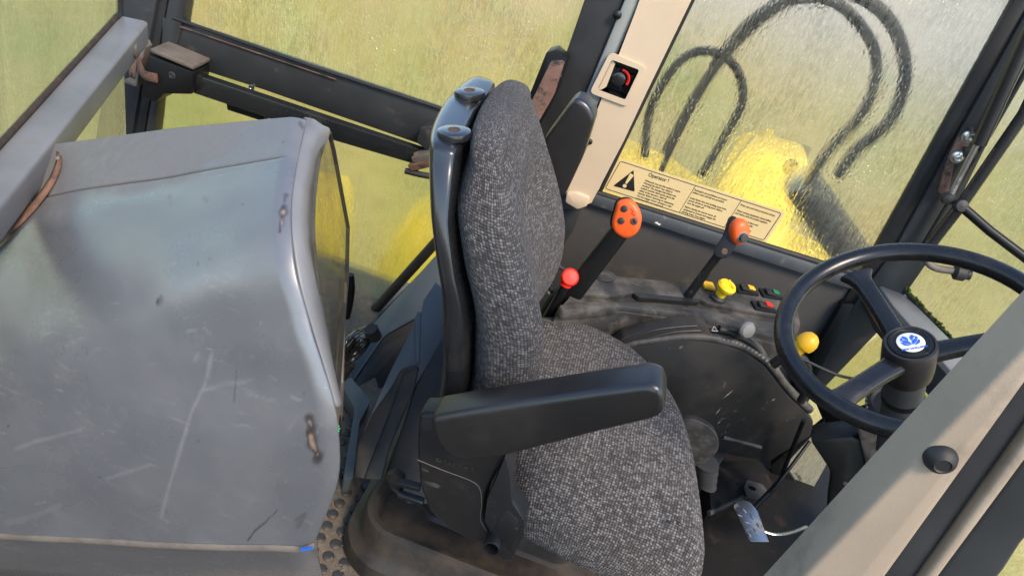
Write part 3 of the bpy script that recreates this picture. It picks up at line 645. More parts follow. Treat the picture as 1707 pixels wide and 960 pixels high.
slab('exclamation_bar', [e0-sN*.0062, e0+sN*.0062, e1+sN*.0026, e1-sN*.0026], (0, .0006, 0), M_['sticker'], st, 0, .003)
e2 = cpx(268, 262)+V(0, -.0004, 0)
slab('exclamation_dot', [e2+V(math.cos(t)*.0055, 0, math.sin(t)*.0055) for t in [2*math.pi*k/14 for k in range(14)]], (0, .0006, 0), M_['sticker'], st, 0)
def stext(body, s, t, size, m='ink_soft'):
    eyy = (kp_(s, 0)-kp_(s, 1)); text('lettering', body, kp_(s, t, SY-.0006), ex, V(0, 0, 1), size, M_[m], st, .0003, sx=.82)
stext('Operator !', .20, .225, .016, 'ink')
body = [
 (.20, .33, ['Whenever you see this symbol it means', 'Warning! Be alert! Your safety is', 'involved. The message that follows the', 'symbol contains information about the', 'safety of the operator. Read all', 'manuals. Before operating or maintaining']),
 (.205, .80, ['Do not engage tractor starting in a safe', 'parked position and equipment.']),
 (.475, .15, ['Passengers are prohibited on tractor', 'unless a seat and belt are provided.']),
 (.48, .40, ['Keep hands, feet and clothing away from', 'power driven or moving parts. Before', 'turn the engine off.']),
 (.48, .68, ['Before leaving the tractor lower all', 'equipment to ground and engage the', 'parking brake, stop engine.']),
 (.752, .15, ['Wear eye and noise protection always']),
 (.752, .33, ['When towing equipment check ballast', 'and chains, lock the pedals together.']),
 (.757, .55, ['Keep all shields in place and', 'replace damaged decals.']),
 (.757, .76, ['See the manual for more', 'information.'])]
for s, t, L in body:
    for i, b_ in enumerate(L): stext(b_, s, t+.058+i*.078, .0076)
# ================================================================== front corner post, windscreen
ap = thing('front_post', 'dark front corner post with black glass seal behind the steering wheel', 'post', at(1400, 600, y=0))
slab('glass_seal', [at(1735, -80, y=-.012), at(1690, 0, y=-.012), at(1456, 420, y=-.012), at(1405, 505, y=-.012), at(1425, 505, y=-.012), at(1490, 415, y=-.012), at(1722, 0, y=-.012), at(1770, -80, y=-.012)], (0, .03, 0), M_['rubber'], ap, .005)
slab('post_face', [at(1771, -80, y=-.02), at(1723, 0, y=-.02), at(1491, 415, y=-.02), at(1426, 505, y=-.02), at(1330, 680, y=-.02), at(1372, 650, y=-.02), at(1470, 548, y=-.02), at(1560, 420, y=-.02), at(1600, 335, y=-.02), at(1707, 120, y=-.02), at(1790, -40, y=-.02)], (0, .05, 0), M_['frame'], ap, .006)
slab('lower_web', [at(1404, 507, y=-.03), at(1426, 507, y=-.03), at(1340, 668, y=-.03), at(1315, 660, y=-.03)], (0, .04, 0), M_['black'], ap, .004)
PA, PB = at(1500, 480, y=0), at(1600, 572, z=.66)
WD = V(PB.x-PA.x, PB.y-PA.y, 0).normalized(); WN = V(WD.y, -WD.x, 0)
if WN.y > 0: WN = -WN               # faces into the cab
WPL = (PA, WN)
def wpt(px, py, off=0): return at(px, py, pl=(PA+WN*off, WN))
ws = thing('windscreen', 'wet pale green windscreen with mossy lower edge beyond the wheel', 'windscreen', PB)
pane('pane', [wpt(1560, 380), wpt(1500, 470), wpt(1515, 500), wpt(1600, 590), wpt(1700, 700), wpt(1900, 500), wpt(1850, 0), wpt(1790, -60), wpt(1700, 130)], -WN*.006, M_['pane_screen'], ws)
tube('seal', catmull([wpt(1575, 370, .004), wpt(1520, 430, .004), wpt(1503, 455, .004), wpt(1507, 480, .004), wpt(1550, 528, .004), wpt(1610, 595, .004), wpt(1690, 690, .004)], 6), .008, M_['rubber'], ws, 8)
rnd = random.Random(3)
mb = bmesh.new()
for k in range(150):
    t = rnd.random()
    p = wpt(1504+t*100+rnd.uniform(-2, 5), 478+t*108+rnd.uniform(-5, 2), .006+rnd.uniform(0, .004)); r_ = rnd.uniform(.002, .0055)
    bmesh.ops.create_icosphere(mb, subdivisions=1, radius=r_, matrix=Matrix.Translation(p) @ Matrix.Diagonal((1, 1, .7, 1)))
mo = obj('moss', mb, M_['moss'], ws, 60); mo['kind'] = 'stuff'
lg = thing('lower_front_window', 'small pale lower window beneath the windscreen beam', 'window', wpt(1440, 640))
pane('pane', [wpt(1490, 540, -.01), wpt(1370, 630, -.01), wpt(1380, 700, -.01), wpt(1560, 720, -.01), wpt(1640, 640, -.01), wpt(1560, 560, -.01)], -WN*.006, M_['pane_low'], lg)
slab('seal', [wpt(1372, 640, -.002), wpt(1395, 690, -.002), wpt(1480, 660, -.002), wpt(1480, 720, -.002), wpt(1380, 720, -.002), wpt(1350, 650, -.002)], -WN*.006, M_['black'], lg, .002)
wb = thing('windscreen_beam', 'blue grey lower windscreen beam running behind the wheel hub', 'beam', PA)
b0, b1 = at(1478, 478, z=.67), at(1640, 640, z=.67)
slab('top_face', [at(1462, 470, z=.67), at(1494, 462, z=.67), at(1510, 490, z=.67), at(1680, 660, z=.67), at(1650, 690, z=.67), at(1490, 510, z=.67)], (0, 0, -.02), M_['frame_light'], wb, .006)
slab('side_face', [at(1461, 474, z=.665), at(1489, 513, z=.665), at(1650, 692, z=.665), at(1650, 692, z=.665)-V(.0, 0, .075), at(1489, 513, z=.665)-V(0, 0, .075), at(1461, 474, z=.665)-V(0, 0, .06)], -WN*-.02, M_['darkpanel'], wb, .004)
lathe('cap', [(.02, 0), (.02, .01), (.012, .02), (.0001, .02)], at(1487, 466, z=.672), (0, 0, 1), M_['dirt_metal'], wb, 12)

# gas strut and wiper/door tubes
gs = thing('gas_strut', 'black gas strut running down the front corner post', 'gas strut', at(1600, 330, y=-.08))
tube('cylinder', [at(1760, -40, y=-.09), at(1632, 240, y=-.09)], .0165, M_['black_gloss'], gs, 16)
tube('rod', [at(1628, 242, y=-.09), at(1585, 325, y=-.09)], .0065, M_['steel'], gs, 10)
lathe('end_ball', [(.0001, -.016), (.011, -.012), (.016, 0), (.013, .012), (.0001, .016)], at(1580, 330, y=-.09), (0, -1, 0), M_['rubber'], gs, 16)
br = thing('strut_bracket', 'rusty bracket with two zinc bolts on the front post', 'bracket', at(1590, 290, y=-.05))
slab('plate', [at(1608, 208, y=-.05), at(1624, 214, y=-.05), at(1610, 262, y=-.05), at(1592, 268, y=-.05), at(1580, 330, y=-.05), at(1564, 322, y=-.05), at(1578, 270, y=-.05)], (0, .012, 0), M_['rust_pale'], br, .003)
slab('ear', [at(1608, 246, y=-.06), at(1632, 252, y=-.06), at(1626, 268, y=-.06), at(1606, 262, y=-.06)], (0, .03, 0), M_['frame'], br, .003)
for px, py in ((1614, 228), (1596, 262)):
    c = at(px, py, y=-.052)
    bt = lathe('bolt', [(.013, 0), (.013, .003), (.0095, .004), (.0095, .014), (.006, .0145), (.006, .009), (.0001, .009)], c, (0, -1, 0), M_['zinc'], br, 18)
    lathe('washer', [(.0155, 0), (.0155, .002), (.0001, .002)], c+V(0, .0005, 0), (0, -1, 0), M_['steel'], bt, 18)
lathe('bolt_hole', [(.006, 0), (.006, .0014), (.0001, .0014)], at(1580, 289, y=-.05), (0, -1, 0), M_['rust'], br, 14)
dt = thing('wiper_tube', 'black bent tube with side arm in front of the windscreen', 'tube', at(1560, 400, y=-.1))
tube('upright', [at(1780, 40, y=-.10), at(1707, 190, y=-.10), at(1600, 345, y=-.10), at(1548, 412, y=-.10)], .0135, M_['black_gloss'], dt, 14)
tube('side_arm', [at(1603, 344, y=-.11), at(1650, 385, y=-.14), at(1760, 468, y=-.2)], .0115, M_['black'], dt, 12)
lathe('joint', [(.0001, -.016), (.014, -.012), (.017, 0), (.014, .012), (.0001, .016)], at(1601, 343, y=-.11), (0, -1, .4), M_['rubber'], dt, 16)
tube('lower_bend', catmull([at(1549, 410, y=-.10), at(1545, 432, y=-.10), at(1558, 446, y=-.11), at(1592, 452, y=-.12)], 8), .0095, M_['dirt_metal'], dt, 12)
tl = lathe('bend_knob', [(.012, -.02), (.02, -.014), (.02, .006), (.014, .012), (.014, .02), (.0001, .021)], at(1603, 455, y=-.12), at(1606, 455, y=-.12)-at(1592, 452, y=-.12), M_['rubber'], dt, 18)
wc = thing('weather_cord', 'black rubber cord beside the gas strut', 'cord', at(1545, 405, y=-.05))
tube('cord', [at(1790, -20, y=-.045), at(1648, 228, y=-.045), at(1535, 415, y=-.045)], .006, M_['rubber'], wc, 8)

# ================================================================== console with levers
CZ = .60
A0, B0 = at(950, 512, z=CZ), at(1322, 572, z=CZ)
CD = V(B0.x-A0.x, B0.y-A0.y, 0).normalized(); CN = V(CD.y, -CD.x, 0)
if CN.y > 0: CN = -CN
CPL = (A0, CN)
def cpt(px, py, off=0): return at(px, py, pl=(A0+CN*off, CN))
co = thing('control_console', 'dusty dark right-hand control console beside the seat', 'console', V(.35, -.3, 0))
top = [at(928, 512, z=CZ), at(948, 494, z=CZ), at(968, 462, z=CZ), at(990, 446, z=CZ), at(1035, 456, z=CZ), at(1160, 468, z=CZ), at(1300, 488, z=CZ), at(1332, 505, z=CZ), at(1338, 535, z=CZ), at(1325, 575, z=CZ), at(1150, 530, z=CZ), at(1040, 513, z=CZ)]
slab('body', [p-V(0, 0, .012) for p in top], (0, 0, -.60), M_['console'], co, .012, .015, seg=3)
pl_top = [at(962, 488, z=CZ), at(985, 452, z=CZ), at(1030, 460, z=CZ), at(1160, 473, z=CZ), at(1298, 494, z=CZ), at(1316, 512, z=CZ), at(1308, 528, z=CZ), at(1180, 505, z=CZ), at(1168, 498, z=CZ), at(1060, 487, z=CZ), at(1022, 494, z=CZ)]
slab('top_plate', pl_top, (0, 0, -.013), M_['console'], co, .003, .02)
slab('ledge', [at(930, 508, z=CZ+.004), at(952, 502, z=CZ+.004), at(1060, 502, z=CZ+.004), at(1160, 512, z=CZ+.004), at(1308, 540, z=CZ+.004), at(1318, 566, z=CZ+.004), at(1150, 524, z=CZ+.004), at(1040, 510, z=CZ+.004), at(940, 518, z=CZ+.004)], (0, 0, -.03), M_['console'], co, .006, .01)
slab('lever_slot', [at(1056, 489, z=CZ+.0012), at(1064, 488, z=CZ+.0012), at(1168, 499, z=CZ+.0012), at(1164, 504, z=CZ+.0012), at(1066, 496, z=CZ+.0012)], (0, 0, -.01), M_['ink'], co, 0, .004)
slab('oval_cap', sring(at(1007, 461, z=CZ), V(.8, .6, 0), V(-.6, .8, 0), .032, .022, 24, 2), (0, 0, .005), M_['frame'], co, .002)
slab('oval_button', sring(at(1007, 461, z=CZ+.005), V(.8, .6, 0), V(-.6, .8, 0), .021, .013, 20, 2), (0, 0, .004), M_['console'], co, .002)
# wheel-arch side of the console, set just proud of the body
arc = [cpt(*p, .022) for p in [(960, 640), (1000, 600), (1040, 582), (1090, 571), (1150, 565), (1200, 571), (1240, 584), (1275, 608), (1300, 640), (1318, 662), (1345, 685), (1358, 705), (1352, 728), (1285, 768), (1240, 764), (1150, 745), (1000, 760)]]
slab('arch_panel', arc, -CN*.03, M_['arch'], co, .008, .01)
rim = catmull([cpt(*p, .016) for p in [(975, 612), (1040, 577), (1090, 566), (1150, 560), (1205, 566), (1246, 580), (1283, 606), (1312, 645), (1350, 683)]], 5)
tube('arch_rim', rim, .011, M_['console'], co, 8)
qs = [cpt(*p, .018) for p in [(1010, 590), (1040, 562), (1080, 549), (1120, 542), (1165, 540), (1180, 545), (1186, 558), (1150, 560), (1090, 566), (1040, 580)]]
slab('quadrant', qs, -CN*.03, M_['boot'], co, .003, .006)
for row in ([(1040, 570), (1085, 552), (1130, 545), (1162, 543)], [(1045, 577), (1090, 561), (1130, 553), (1168, 551)]):
    tube('quadrant_slot', catmull([cpt(*p, .0195) for p in row], 6), .0028, M_['ink'], co, 6)
tube('knob_slot', catmull([cpt(*p, .015) for p in [(1198, 548), (1225, 556), (1255, 575), (1276, 604)]], 6), .009, M_['ink'], co, 8)
tube('slot_hood', catmull([cpt(*p, .014) for p in [(1236, 555), (1262, 575), (1283, 610)]], 6), .008, M_['console'], co, 8)
for i in range(13):
    t = i/12; p = V(1207, 566, 0)*(1-t)**2+V(1250, 574, 0)*2*t*(1-t)+V(1284, 606, 0)*t*t
    c = cpt(p.x, p.y, .0265)
    box('scale_mark', c, (.0055, .001, .0024+.0004*i), M_['grey_print'], co, (CD, CN, V(0, 0, 1)), 0)
tv = [cpt(1186, 551, .019), cpt(1197, 552, .019), cpt(1190, 543, .019)]
line_b = bmesh.new()
for a, c in ((0, 1), (1, 2), (2, 0)):
    add_slab(line_b, [tv[a], tv[c], tv[c]*.84+(tv[0]+tv[1]+tv[2])/3*.16, tv[a]*.84+(tv[0]+tv[1]+tv[2])/3*.16], CN*.001)
obj('warning_mark', line_b, M_['white'], co)
kd = (cpt(1250, 540, .05)-cpt(1226, 560, 0)).normalized()
kn = thing('console_knob', 'small grey round knob standing out of the console slot', 'knob', cpt(1230, 558, .01))
tube('stem', [cpt(1226, 561, .0), cpt(1240, 550, .035)], [.011, .012], M_['column'], kn, 14)
lathe('head', [(.010, -.006), (.019, .0), (.0205, .007), (.017, .013), (.008, .0165), (.0001, .017)], cpt(1243, 548, .04), (CN+V(.25, 0, .35)).normalized(), M_['ribbed'], kn, 24)
sc1 = [((1205, 664), (1222, 650)), ((1193, 690), (1201, 680)), ((1196, 706), (1201, 701)), ((1286, 668), (1292, 664))]
for (a, c) in sc1:
    p, q = cpt(*a, .0222), cpt(*c, .0222); s_ = (q-p).cross(CN).normalized()*.0016
    slab('scuff', [p, p*.5+q*.5-s_, q, p*.5+q*.5+s_], CN*.0006, M_['grey_print'], co, 0)
tube('floor_weld', [cpt(1205, 728, .022), cpt(1268, 745, .022)], .006, M_['console'], co, 8)

def switch(px, py, mcol, label, ang=0):
    o = thing('rocker_switch', label, 'switch', at(px, py, z=CZ))
    a_ = (at(1300, 500, z=CZ)-at(1240, 490, z=CZ)).normalized(); b_ = V(-a_.y, a_.x, 0)
    box('bezel', at(px, py, z=CZ)+V(0, 0, .003), (.062, .036, .008), M_['black'], o, (a_, b_, V(0, 0, 1)), .003)
    box('rocker', at(px, py, z=CZ)+V(0, 0, .009)+a_*.004, (.046, .024, .007), M_['rubber'], o, ((a_+V(0, 0, -.12)).normalized(), b_, V(.12, 0, 1).normalized()), .003)
    box('lens', at(px, py, z=CZ)+V(0, 0, .0135)+a_*.011, (.020, .018, .004), mcol, o, ((a_+V(0, 0, -.12)).normalized(), b_, V(.12, 0, 1).normalized()), .002)
switch(1243, 485, M_['amber'], 'black rocker switch with amber lens on the console')
switch(1284, 492, M_['green'], 'black rocker switch with dark green lens at the console end')
switch(1272, 513, M_['red'], 'black rocker switch with red lens nearest the seat')

# levers
def paddle(px, py, y, label):
    pass
L1 = thing('hitch_lever', 'thick black lever with flat orange grip and three buttons', 'lever', at(940, 505, z=CZ))
h0, h1 = at(930, 520, y=-.47), at(1032, 388, y=-.44)
ld_ = (h1-h0).normalized()
nrm1 = (CAM-h1).normalized(); nrm1 = (nrm1-ld_*nrm1.dot(ld_)).normalized()
sx1 = ld_.cross(nrm1).normalized()
rings = [sring(h0.lerp(h1, t), sx1, nrm1, .026-.004*t, .013, 20, 4) for t in (0, .3, .6, .9, 1.02)]
obj('stem', loft_bm(rings), M_['black'], L1, 50)
def gp(px, py, off): return at(px, py, pl=(h1+nrm1*off, nrm1))
gpts = catmull([gp(*p, .012) for p in [(1030, 336), (1048, 333), (1062, 344), (1069, 366), (1062, 388), (1044, 398), (1026, 390), (1019, 374), (1024, 352)]], 4, True)
slab('grip', [p+nrm1*.006 for p in gpts], nrm1*-.024, M_['orange'], L1, .011, seg=4)
gback = catmull([gp(*p, -.0045) for p in [(1027, 334), (1046, 331), (1060, 344), (1066, 366), (1058, 388), (1040, 398), (1022, 388), (1016, 372), (1021, 350)]], 4, True)
slab('grip_back', gback, nrm1*-.018, M_['black'], L1, .005)
for p in ((1041, 348), (1036, 368)):
    lathe('button', [(.0075, -.001), (.0075, .002), (.006, .003), (.0001, .003)], gp(*p, .018), nrm1, M_['column'], L1, 18)
sc_ = lathe('screw', [(.0082, -.001), (.0082, .0012), (.006, .0015), (.0001, .0012)], gp(1057, 369, .018), nrm1, M_['rust'], L1, 16)
slab('screw_slot', [gp(1055, 366, .0197), gp(1057, 365, .0197), gp(1060, 372, .0197), gp(1058, 373, .0197)], nrm1*.0004, M_['ink'], sc_, 0)
tube('arrow_mark', [gp(*p, .018) for p in ((1052, 348), (1056, 352), (1053, 356), (1059, 360))], .0012, M_['red'], L1, 6)

L2 = thing('red_knob_lever', 'short black lever with round red knob next to the backrest', 'lever', at(915, 530, z=CZ))
k0, k1 = at(905, 545, y=-.50), at(950, 462, y=-.49)
tube('stem', [k0, k0.lerp(k1, .6), k1], [.014, .011, .010], M_['black'], L2, 12)
kdir = (CAM-k1).normalized(); kdir = (kdir+V(.2, 0, .2)).normalized()
lathe('knob', [(.012, -.02), (.017, -.014), (.0205, -.008), (.0215, 0), (.0195, .006), (.0175, .0075), (.0165, .0065), (.0001, .0085)], k1, kdir, M_['red'], L2, 32)
tube('collar', [k1-V(.004, .0, .022), k1-V(.002, 0, .008)], .015, M_['red'], L2, 16)
tube('copper_pin', [at(924, 439, y=-.47), at(941, 450, y=-.475)], .0045, M_['rust_pale'], L2, 8)
ct = thing('cable_tangle', 'tangle of dirty black cables below the red knob', 'cables', at(912, 478, y=-.5))
rnd = random.Random(5)
for k in range(9):
    P = [at(900+rnd.uniform(-4, 24), 462+rnd.uniform(0, 26), y=-.50+rnd.uniform(-.02, .02)) for _ in range(4)]
    tube('cable', catmull(P, 6), .0035, M_['dirt_metal'] if k % 4 == 0 else M_['black_gloss'], ct, 6)
tube('conduit', catmull([at(905, 540, y=-.44), at(925, 500, y=-.44), at(948, 478, y=-.42), at(962, 470, y=-.40)], 6), .022, M_['rubber'], ct, 10)

L3 = thing('range_lever', 'slim lever with orange push-button knob in the console slot', 'lever', at(1150, 499, z=CZ))
m0 = at(1143, 499, z=CZ-.01); m1 = at(1205, 415, y=m0.y+.01); m2 = at(1228, 388, y=m0.y+.01)
tube('stem', [m0, m1], [.0135, .012], M_['black'], L3, 12, flat=.6, ref=CN)
n3 = (CAM-m1).normalized()
def g3(px, py, off): return at(px, py, pl=(m1+n3*off, n3))
slab('handle', catmull([g3(*p, .012) for p in [(1214, 364), (1222, 360), (1230, 366), (1228, 384), (1232, 398), (1226, 412), (1214, 428), (1202, 431), (1190, 424), (1192, 413), (1203, 396), (1209, 380)]], 3, True), n3*-.028, M_['black'], L3, .007, seg=3)
knc = g3(1232, 386, .012)
k3d = (n3+(g3(1245, 396, 0)-g3(1232, 386, 0)).normalized()*.75).normalized()
uo = (g3(1226, 368, 0)-g3(1234, 402, 0)).normalized(); uo = (uo-k3d*uo.dot(k3d)).normalized(); ux = k3d.cross(uo)
prof = [(.021, .015, -.022), (.030, .0215, -.012), (.033, .0235, 0), (.031, .022, .010), (.024, .0165, .016), (.016, .0135, .018)]
obj('knob', loft_bm([sring(knc+k3d*h, uo, ux, a, b_, 28, 2.2) for a, b_, h in prof]), M_['orange'], L3, 60)
bc = knc+k3d*.017-uo*.008
lathe('button_ring', [(.014, -.002), (.014, .0015), (.0115, .0022), (.0001, .002)], bc, k3d, M_['ribbed'], L3, 24)
lathe('push_button', [(.0105, 0), (.0105, .009), (.009, .0105), (.0001, .0108)], bc, k3d, M_['column'], L3, 24)
lathe('screw', [(.0075, -.001), (.0075, .0012), (.004, .0012), (.0001, .0006)], g3(1208, 419, .0125), n3, M_['rust'], L3, 16)

yk = thing('pull_knob', 'bright yellow pull knob with black base on the console', 'knob', at(1197, 495, z=CZ))
kb = at(1196, 498, z=CZ)
lathe('base', [(.021, 0), (.021, .006), (.017, .010), (.013, .014), (.0001, .014)], kb, (0, 0, 1), M_['rubber'], yk, 22)
ybt = lathe('yellow_knob', [(.0125, .012), (.0135, .03), (.020, .034), (.024, .040), (.0245, .047), (.021, .052), (.009, .0545), (.0085, .052), (.0001, .052)], kb, (.12, -.1, 1), M_['yellow'], yk, 30)
for a in (80, 200, 320):
    box('rib', kb+V(.006, -.005, .0545)+V(math.cos(R(a))*.014, math.sin(R(a))*.014, 0), (.012, .004, .003), M_['yellow'], ybt, (V(math.cos(R(a)), math.sin(R(a)), 0), V(-math.sin(R(a)), math.cos(R(a)), 0), V(0, 0, 1)), .001)
box('amber_tag', at(1181, 476, z=CZ+.004), (.03, .03, .008), M_['amber'], yk, axes(V(0, 0, 1), at(1200, 478, z=CZ)-at(1180, 474, z=CZ)), .002)
# ================================================================== steering wheel
t_, s_ = R(26.6), R(11.8)
SN = V(-math.sin(t_)*math.cos(s_), -math.sin(s_), math.cos(t_)*math.cos(s_)).normalized()
SW = V(.592, -.78, .959); RAD = .2115
wa, wb_, _ = axes(SN, V(1, 0, 0))
sw = thing('steering_wheel', 'black three-spoke steering wheel with blue leaf emblem on the hub', 'steering wheel', SW)
rimp = [SW+(wa*math.cos(2*math.pi*k/72)+wb_*math.sin(2*math.pi*k/72))*RAD for k in range(72)]
tube('rim', rimp, .0168, M_['wheel'], sw, 16, True)
HC = at(1518, 571, pl=(SW-SN*.012, SN))
hub = lathe('hub', [(.030, -.095), (.041, -.075), (.043, -.055), (.0435, -.008), (.041, -.001), (.037, .0), (.0355, -.002), (.0001, -.002)], HC, SN, M_['hub'], sw, 40)
lathe('hub_ring', [(.0345, -.003), (.0345, .0005), (.031, .0012), (.0285, -.0005), (.0001, -.0005)], HC, SN, M_['black'], hub, 40)
emb = lathe('emblem', [(.022, 0), (.022, .0012), (.0208, .0018), (.0001, .0018)], HC+SN*.0, SN, M_['white'], sw, 40)
# emblem axes as they read in the photograph
eR = (at(1540, 575, pl=(HC, SN))-at(1500, 582, pl=(HC, SN))).normalized(); eU = SN.cross(eR)
def ept(x, y, h=.0023): return HC+eR*x*.022*1.3+eU*(y*1.3-.02)*.022+SN*h
def leaf(pts):
    P = [ept(*p) for p in pts]; slab('leaf_mark', catmull(P, 3, True), SN*.0004, M_['blue'], emb, 0)
for sgn in (-1, 1):
    leaf([(sgn*.04, -.22), (sgn*.07, .02), (sgn*.24, .18), (sgn*.40, .22), (sgn*.38, .08), (sgn*.22, -.10)] if sgn > 0 else [(sgn*.04, -.22), (sgn*.22, -.10), (sgn*.38, .08), (sgn*.40, .22), (sgn*.24, .18), (sgn*.07, .02)])
    leaf([(sgn*.08, .12), (sgn*.08, .36), (sgn*.20, .50), (sgn*.30, .52), (sgn*.32, .36), (sgn*.20, .22)])
    leaf([(sgn*.30, -.10), (sgn*.46, .10), (sgn*.52, .04), (sgn*.48, -.12), (sgn*.36, -.22), (sgn*.12, -.28)])
    leaf([(sgn*.36, .28), (sgn*.38, .42), (sgn*.48, .30), (sgn*.50, .18), (sgn*.44, .20)])
text('lettering', 'NEW HOLLAND', ept(0, -.58), eR, eU, .0058, M_['blue'], emb, .0004, 'CENTER')
def spoke(px, py, w0=.021, w1=.019):
    e = at(px, py, pl=(SW-SN*.004, SN)); dr = (e-HC); dr = dr-SN*dr.dot(SN); L = dr.length; dr.normalize(); sd_ = SN.cross(dr)
    rings = []
    for k in range(15):
        t = k/14
        c = (HC-SN*.035).lerp(e, t)+SN*(-.004*math.sin(math.pi*t)); c = HC-SN*(.036*(1-t)**1.5+.002)+dr*(L*t)
        w = (w0*(1-t)+w1*t)*(1-.18*math.sin(math.pi*t))+.012*max(0, (t-.85)/.15)**2+.006*max(0, (.2-t)/.2)
        rings.append(sring(c, sd_, SN, w, .0145-.003*t, 18, 2.8))
    obj('spoke', loft_bm(rings), M_['wheel'], sw, 60)
spoke(1428, 452); spoke(1390, 668, .023, .021); spoke(1735, 552)
scol = thing('steering_column', 'dark grey steering column below the hub with black lower cover', 'steering column', V(.75, -.7, .1))
tube('tube', [HC-SN*.08, HC-SN*.30], .034, M_['column'], scol, 24)
tube('collar', [HC-SN*.135, HC-SN*.145], .036, M_['black'], scol, 24)
def zx(px, py, y): return at(px, py, y=y)
slab('lower_cover', [zx(1348, 735, -.60), zx(1420, 728, -.60), zx(1490, 750, -.60), zx(1540, 800, -.60), zx(1480, 880, -.60), zx(1390, 905, -.60), zx(1378, 850, -.60), zx(1385, 790, -.60)], (.01, .07, .0), M_['black'], scol, .012)
slab('top_plate', [zx(1425, 705, -.62), zx(1500, 700, -.62), zx(1560, 730, -.62), zx(1500, 810, -.62), zx(1445, 790, -.62)], (.02, .06, -.01), M_['console'], scol, .01)
rg = thing('gauge_ring', 'pale notched adjuster ring under the steering wheel spoke', 'ring', at(1480, 672, z=.72))
gc = at(1484, 672, z=.72); gn = (SN+V(0, -.25, 0)).normalized()
lathe('ring_body', [(.040, -.02), (.043, -.012), (.043, .004), (.036, .008), (.030, .002), (.0001, .002)], gc, gn, M_['black'], rg, 36)
ga, gb, _ = axes(gn)
for k in range(30):
    a = 2*math.pi*k/30; dr = ga*math.cos(a)+gb*math.sin(a)
    box('tooth', gc+dr*.0435-gn*.003, (.005, .006, .012), M_['ribbed'], rg, (dr, gn.cross(dr), gn), .0012, 1)
sk = thing('stalk_knob', 'yellow domed stalk knob left of the steering wheel', 'knob', at(1335, 580, y=-.45))
q0, q1 = at(1318, 588, y=-.5), at(1368, 556, y=-.5); qd = (q1-q0).normalized()
tube('stalk', [q0-qd*.05, q0, q0.lerp(q1, .35)], .0115, M_['black'], sk, 14)
lathe('yellow_dome', [(.014, .004), (.0165, .006), (.0165, .032), (.0225, .034), (.0235, .042), (.021, .054), (.014, .064), (.006, .068), (.0001, .069)], q0, qd, M_['amber'], sk, 26)
sc2 = thing('control_cable', 'thin black cable looping from the console to the column', 'cable', at(1400, 620, y=-.45))
tube('cable', catmull([at(1318, 590, y=-.48), at(1345, 602, y=-.48), at(1400, 626, y=-.48), at(1450, 634, y=-.5), at(1500, 640, y=-.55)], 8), .0035, M_['rubber'], sc2, 8)
tube('corrugated_loop', catmull([at(1325, 592, y=-.46), at(1340, 600, y=-.46), at(1347, 622, y=-.46), at(1344, 650, y=-.45), at(1335, 668, y=-.44)], 8), .010, M_['rubber'], sc2, 10)

# ================================================================== footwell and pedals
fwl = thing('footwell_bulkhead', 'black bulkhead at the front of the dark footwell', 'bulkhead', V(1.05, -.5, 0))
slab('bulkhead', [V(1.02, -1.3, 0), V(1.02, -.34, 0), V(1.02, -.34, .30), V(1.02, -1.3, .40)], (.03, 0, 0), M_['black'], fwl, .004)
slab('corner_web', [at(1285, 775, y=-.13), at(1375, 700, y=-.13), at(1375, 735, y=-.13), at(1352, 728, y=-.13), at(1308, 775, y=-.13), at(1334, 815, y=-.13), at(1345, 860, y=-.13), at(1290, 845, y=-.13)], (0, .02, 0), M_['black'], fwl, .003)
lgl = thing('lower_glass', 'small tapered low window glowing pale yellow beside the pedals', 'window', at(1340, 770, y=-.11))
pane('pane', rpoly([at(1308, 776, y=-.118), at(1354, 726, y=-.118), at(1380, 770, y=-.118), at(1348, 826, y=-.118), at(1330, 812, y=-.118)], .012), (0, .005, 0), M_['pane_amber'], lgl)
for k, b_ in enumerate(['PILKINGTON', 'SAFETY']):
    text('lettering', b_, at(1326+k*5, 788+k*4, y=-.1195), at(1336, 802, y=-.12)-at(1324, 780, y=-.12), at(1336, 780, y=-.12)-at(1320, 790, y=-.12), .006, M_['ink'], lgl, .0003)
pb = thing('brake_pedal', 'bright chequered steel pedal on the footwell floor', 'pedal', at(1250, 870, z=.16))
def pp(px, py): return at(px, py, pl=(at(1250, 870, z=.17), V(-.45, -.35, .82).normalized()))
PN = V(-.45, -.35, .82).normalized()
slab('pad', rpoly([pp(1222, 842), pp(1236, 832), pp(1250, 836), pp(1262, 850), pp(1282, 903), pp(1250, 902)], .006), -PN*.006, M_['steel'], pb, .0015)
for (a, c) in (((1236, 846), (1243, 852)), ((1250, 856), (1258, 866)), ((1240, 868), (1250, 872)), ((1256, 880), (1264, 890)), ((1246, 886), (1252, 896)), ((1228, 856), (1236, 860)), ((1262, 872), (1268, 880))):
    p, q = pp(*a)+PN*.0008, pp(*c)+PN*.0008
    rings = [sring(p.lerp(q, t), (q-p).cross(PN).normalized(), PN, .0035*math.sin(math.pi*(.06+.88*t)), .0022, 8, 2) for t in (0, .25, .5, .75, 1)]
    obj('tread_bar', loft_bm(rings), M_['zinc'], pb, 60)
tube('arm', [pp(1250, 850)-PN*.01, at(1300, 800, z=.18), at(1340, 700, y=-.4)], .006, M_['black'], pb, 8)
pd2 = thing('clutch_pedal', 'curved steel pedal edge half hidden in the dark footwell', 'pedal', at(1310, 885, z=.14))
tube('edge', catmull([at(1270, 884, z=.14), at(1290, 890, z=.14), at(1315, 888, z=.14), at(1344, 878, z=.14)], 6), 0.0085, M_['zinc'], pd2, 10, flat=.5)
fbp = thing('floor_bracket', 'dark folded floor bracket with a drilled tab', 'bracket', at(1230, 800, z=.1))
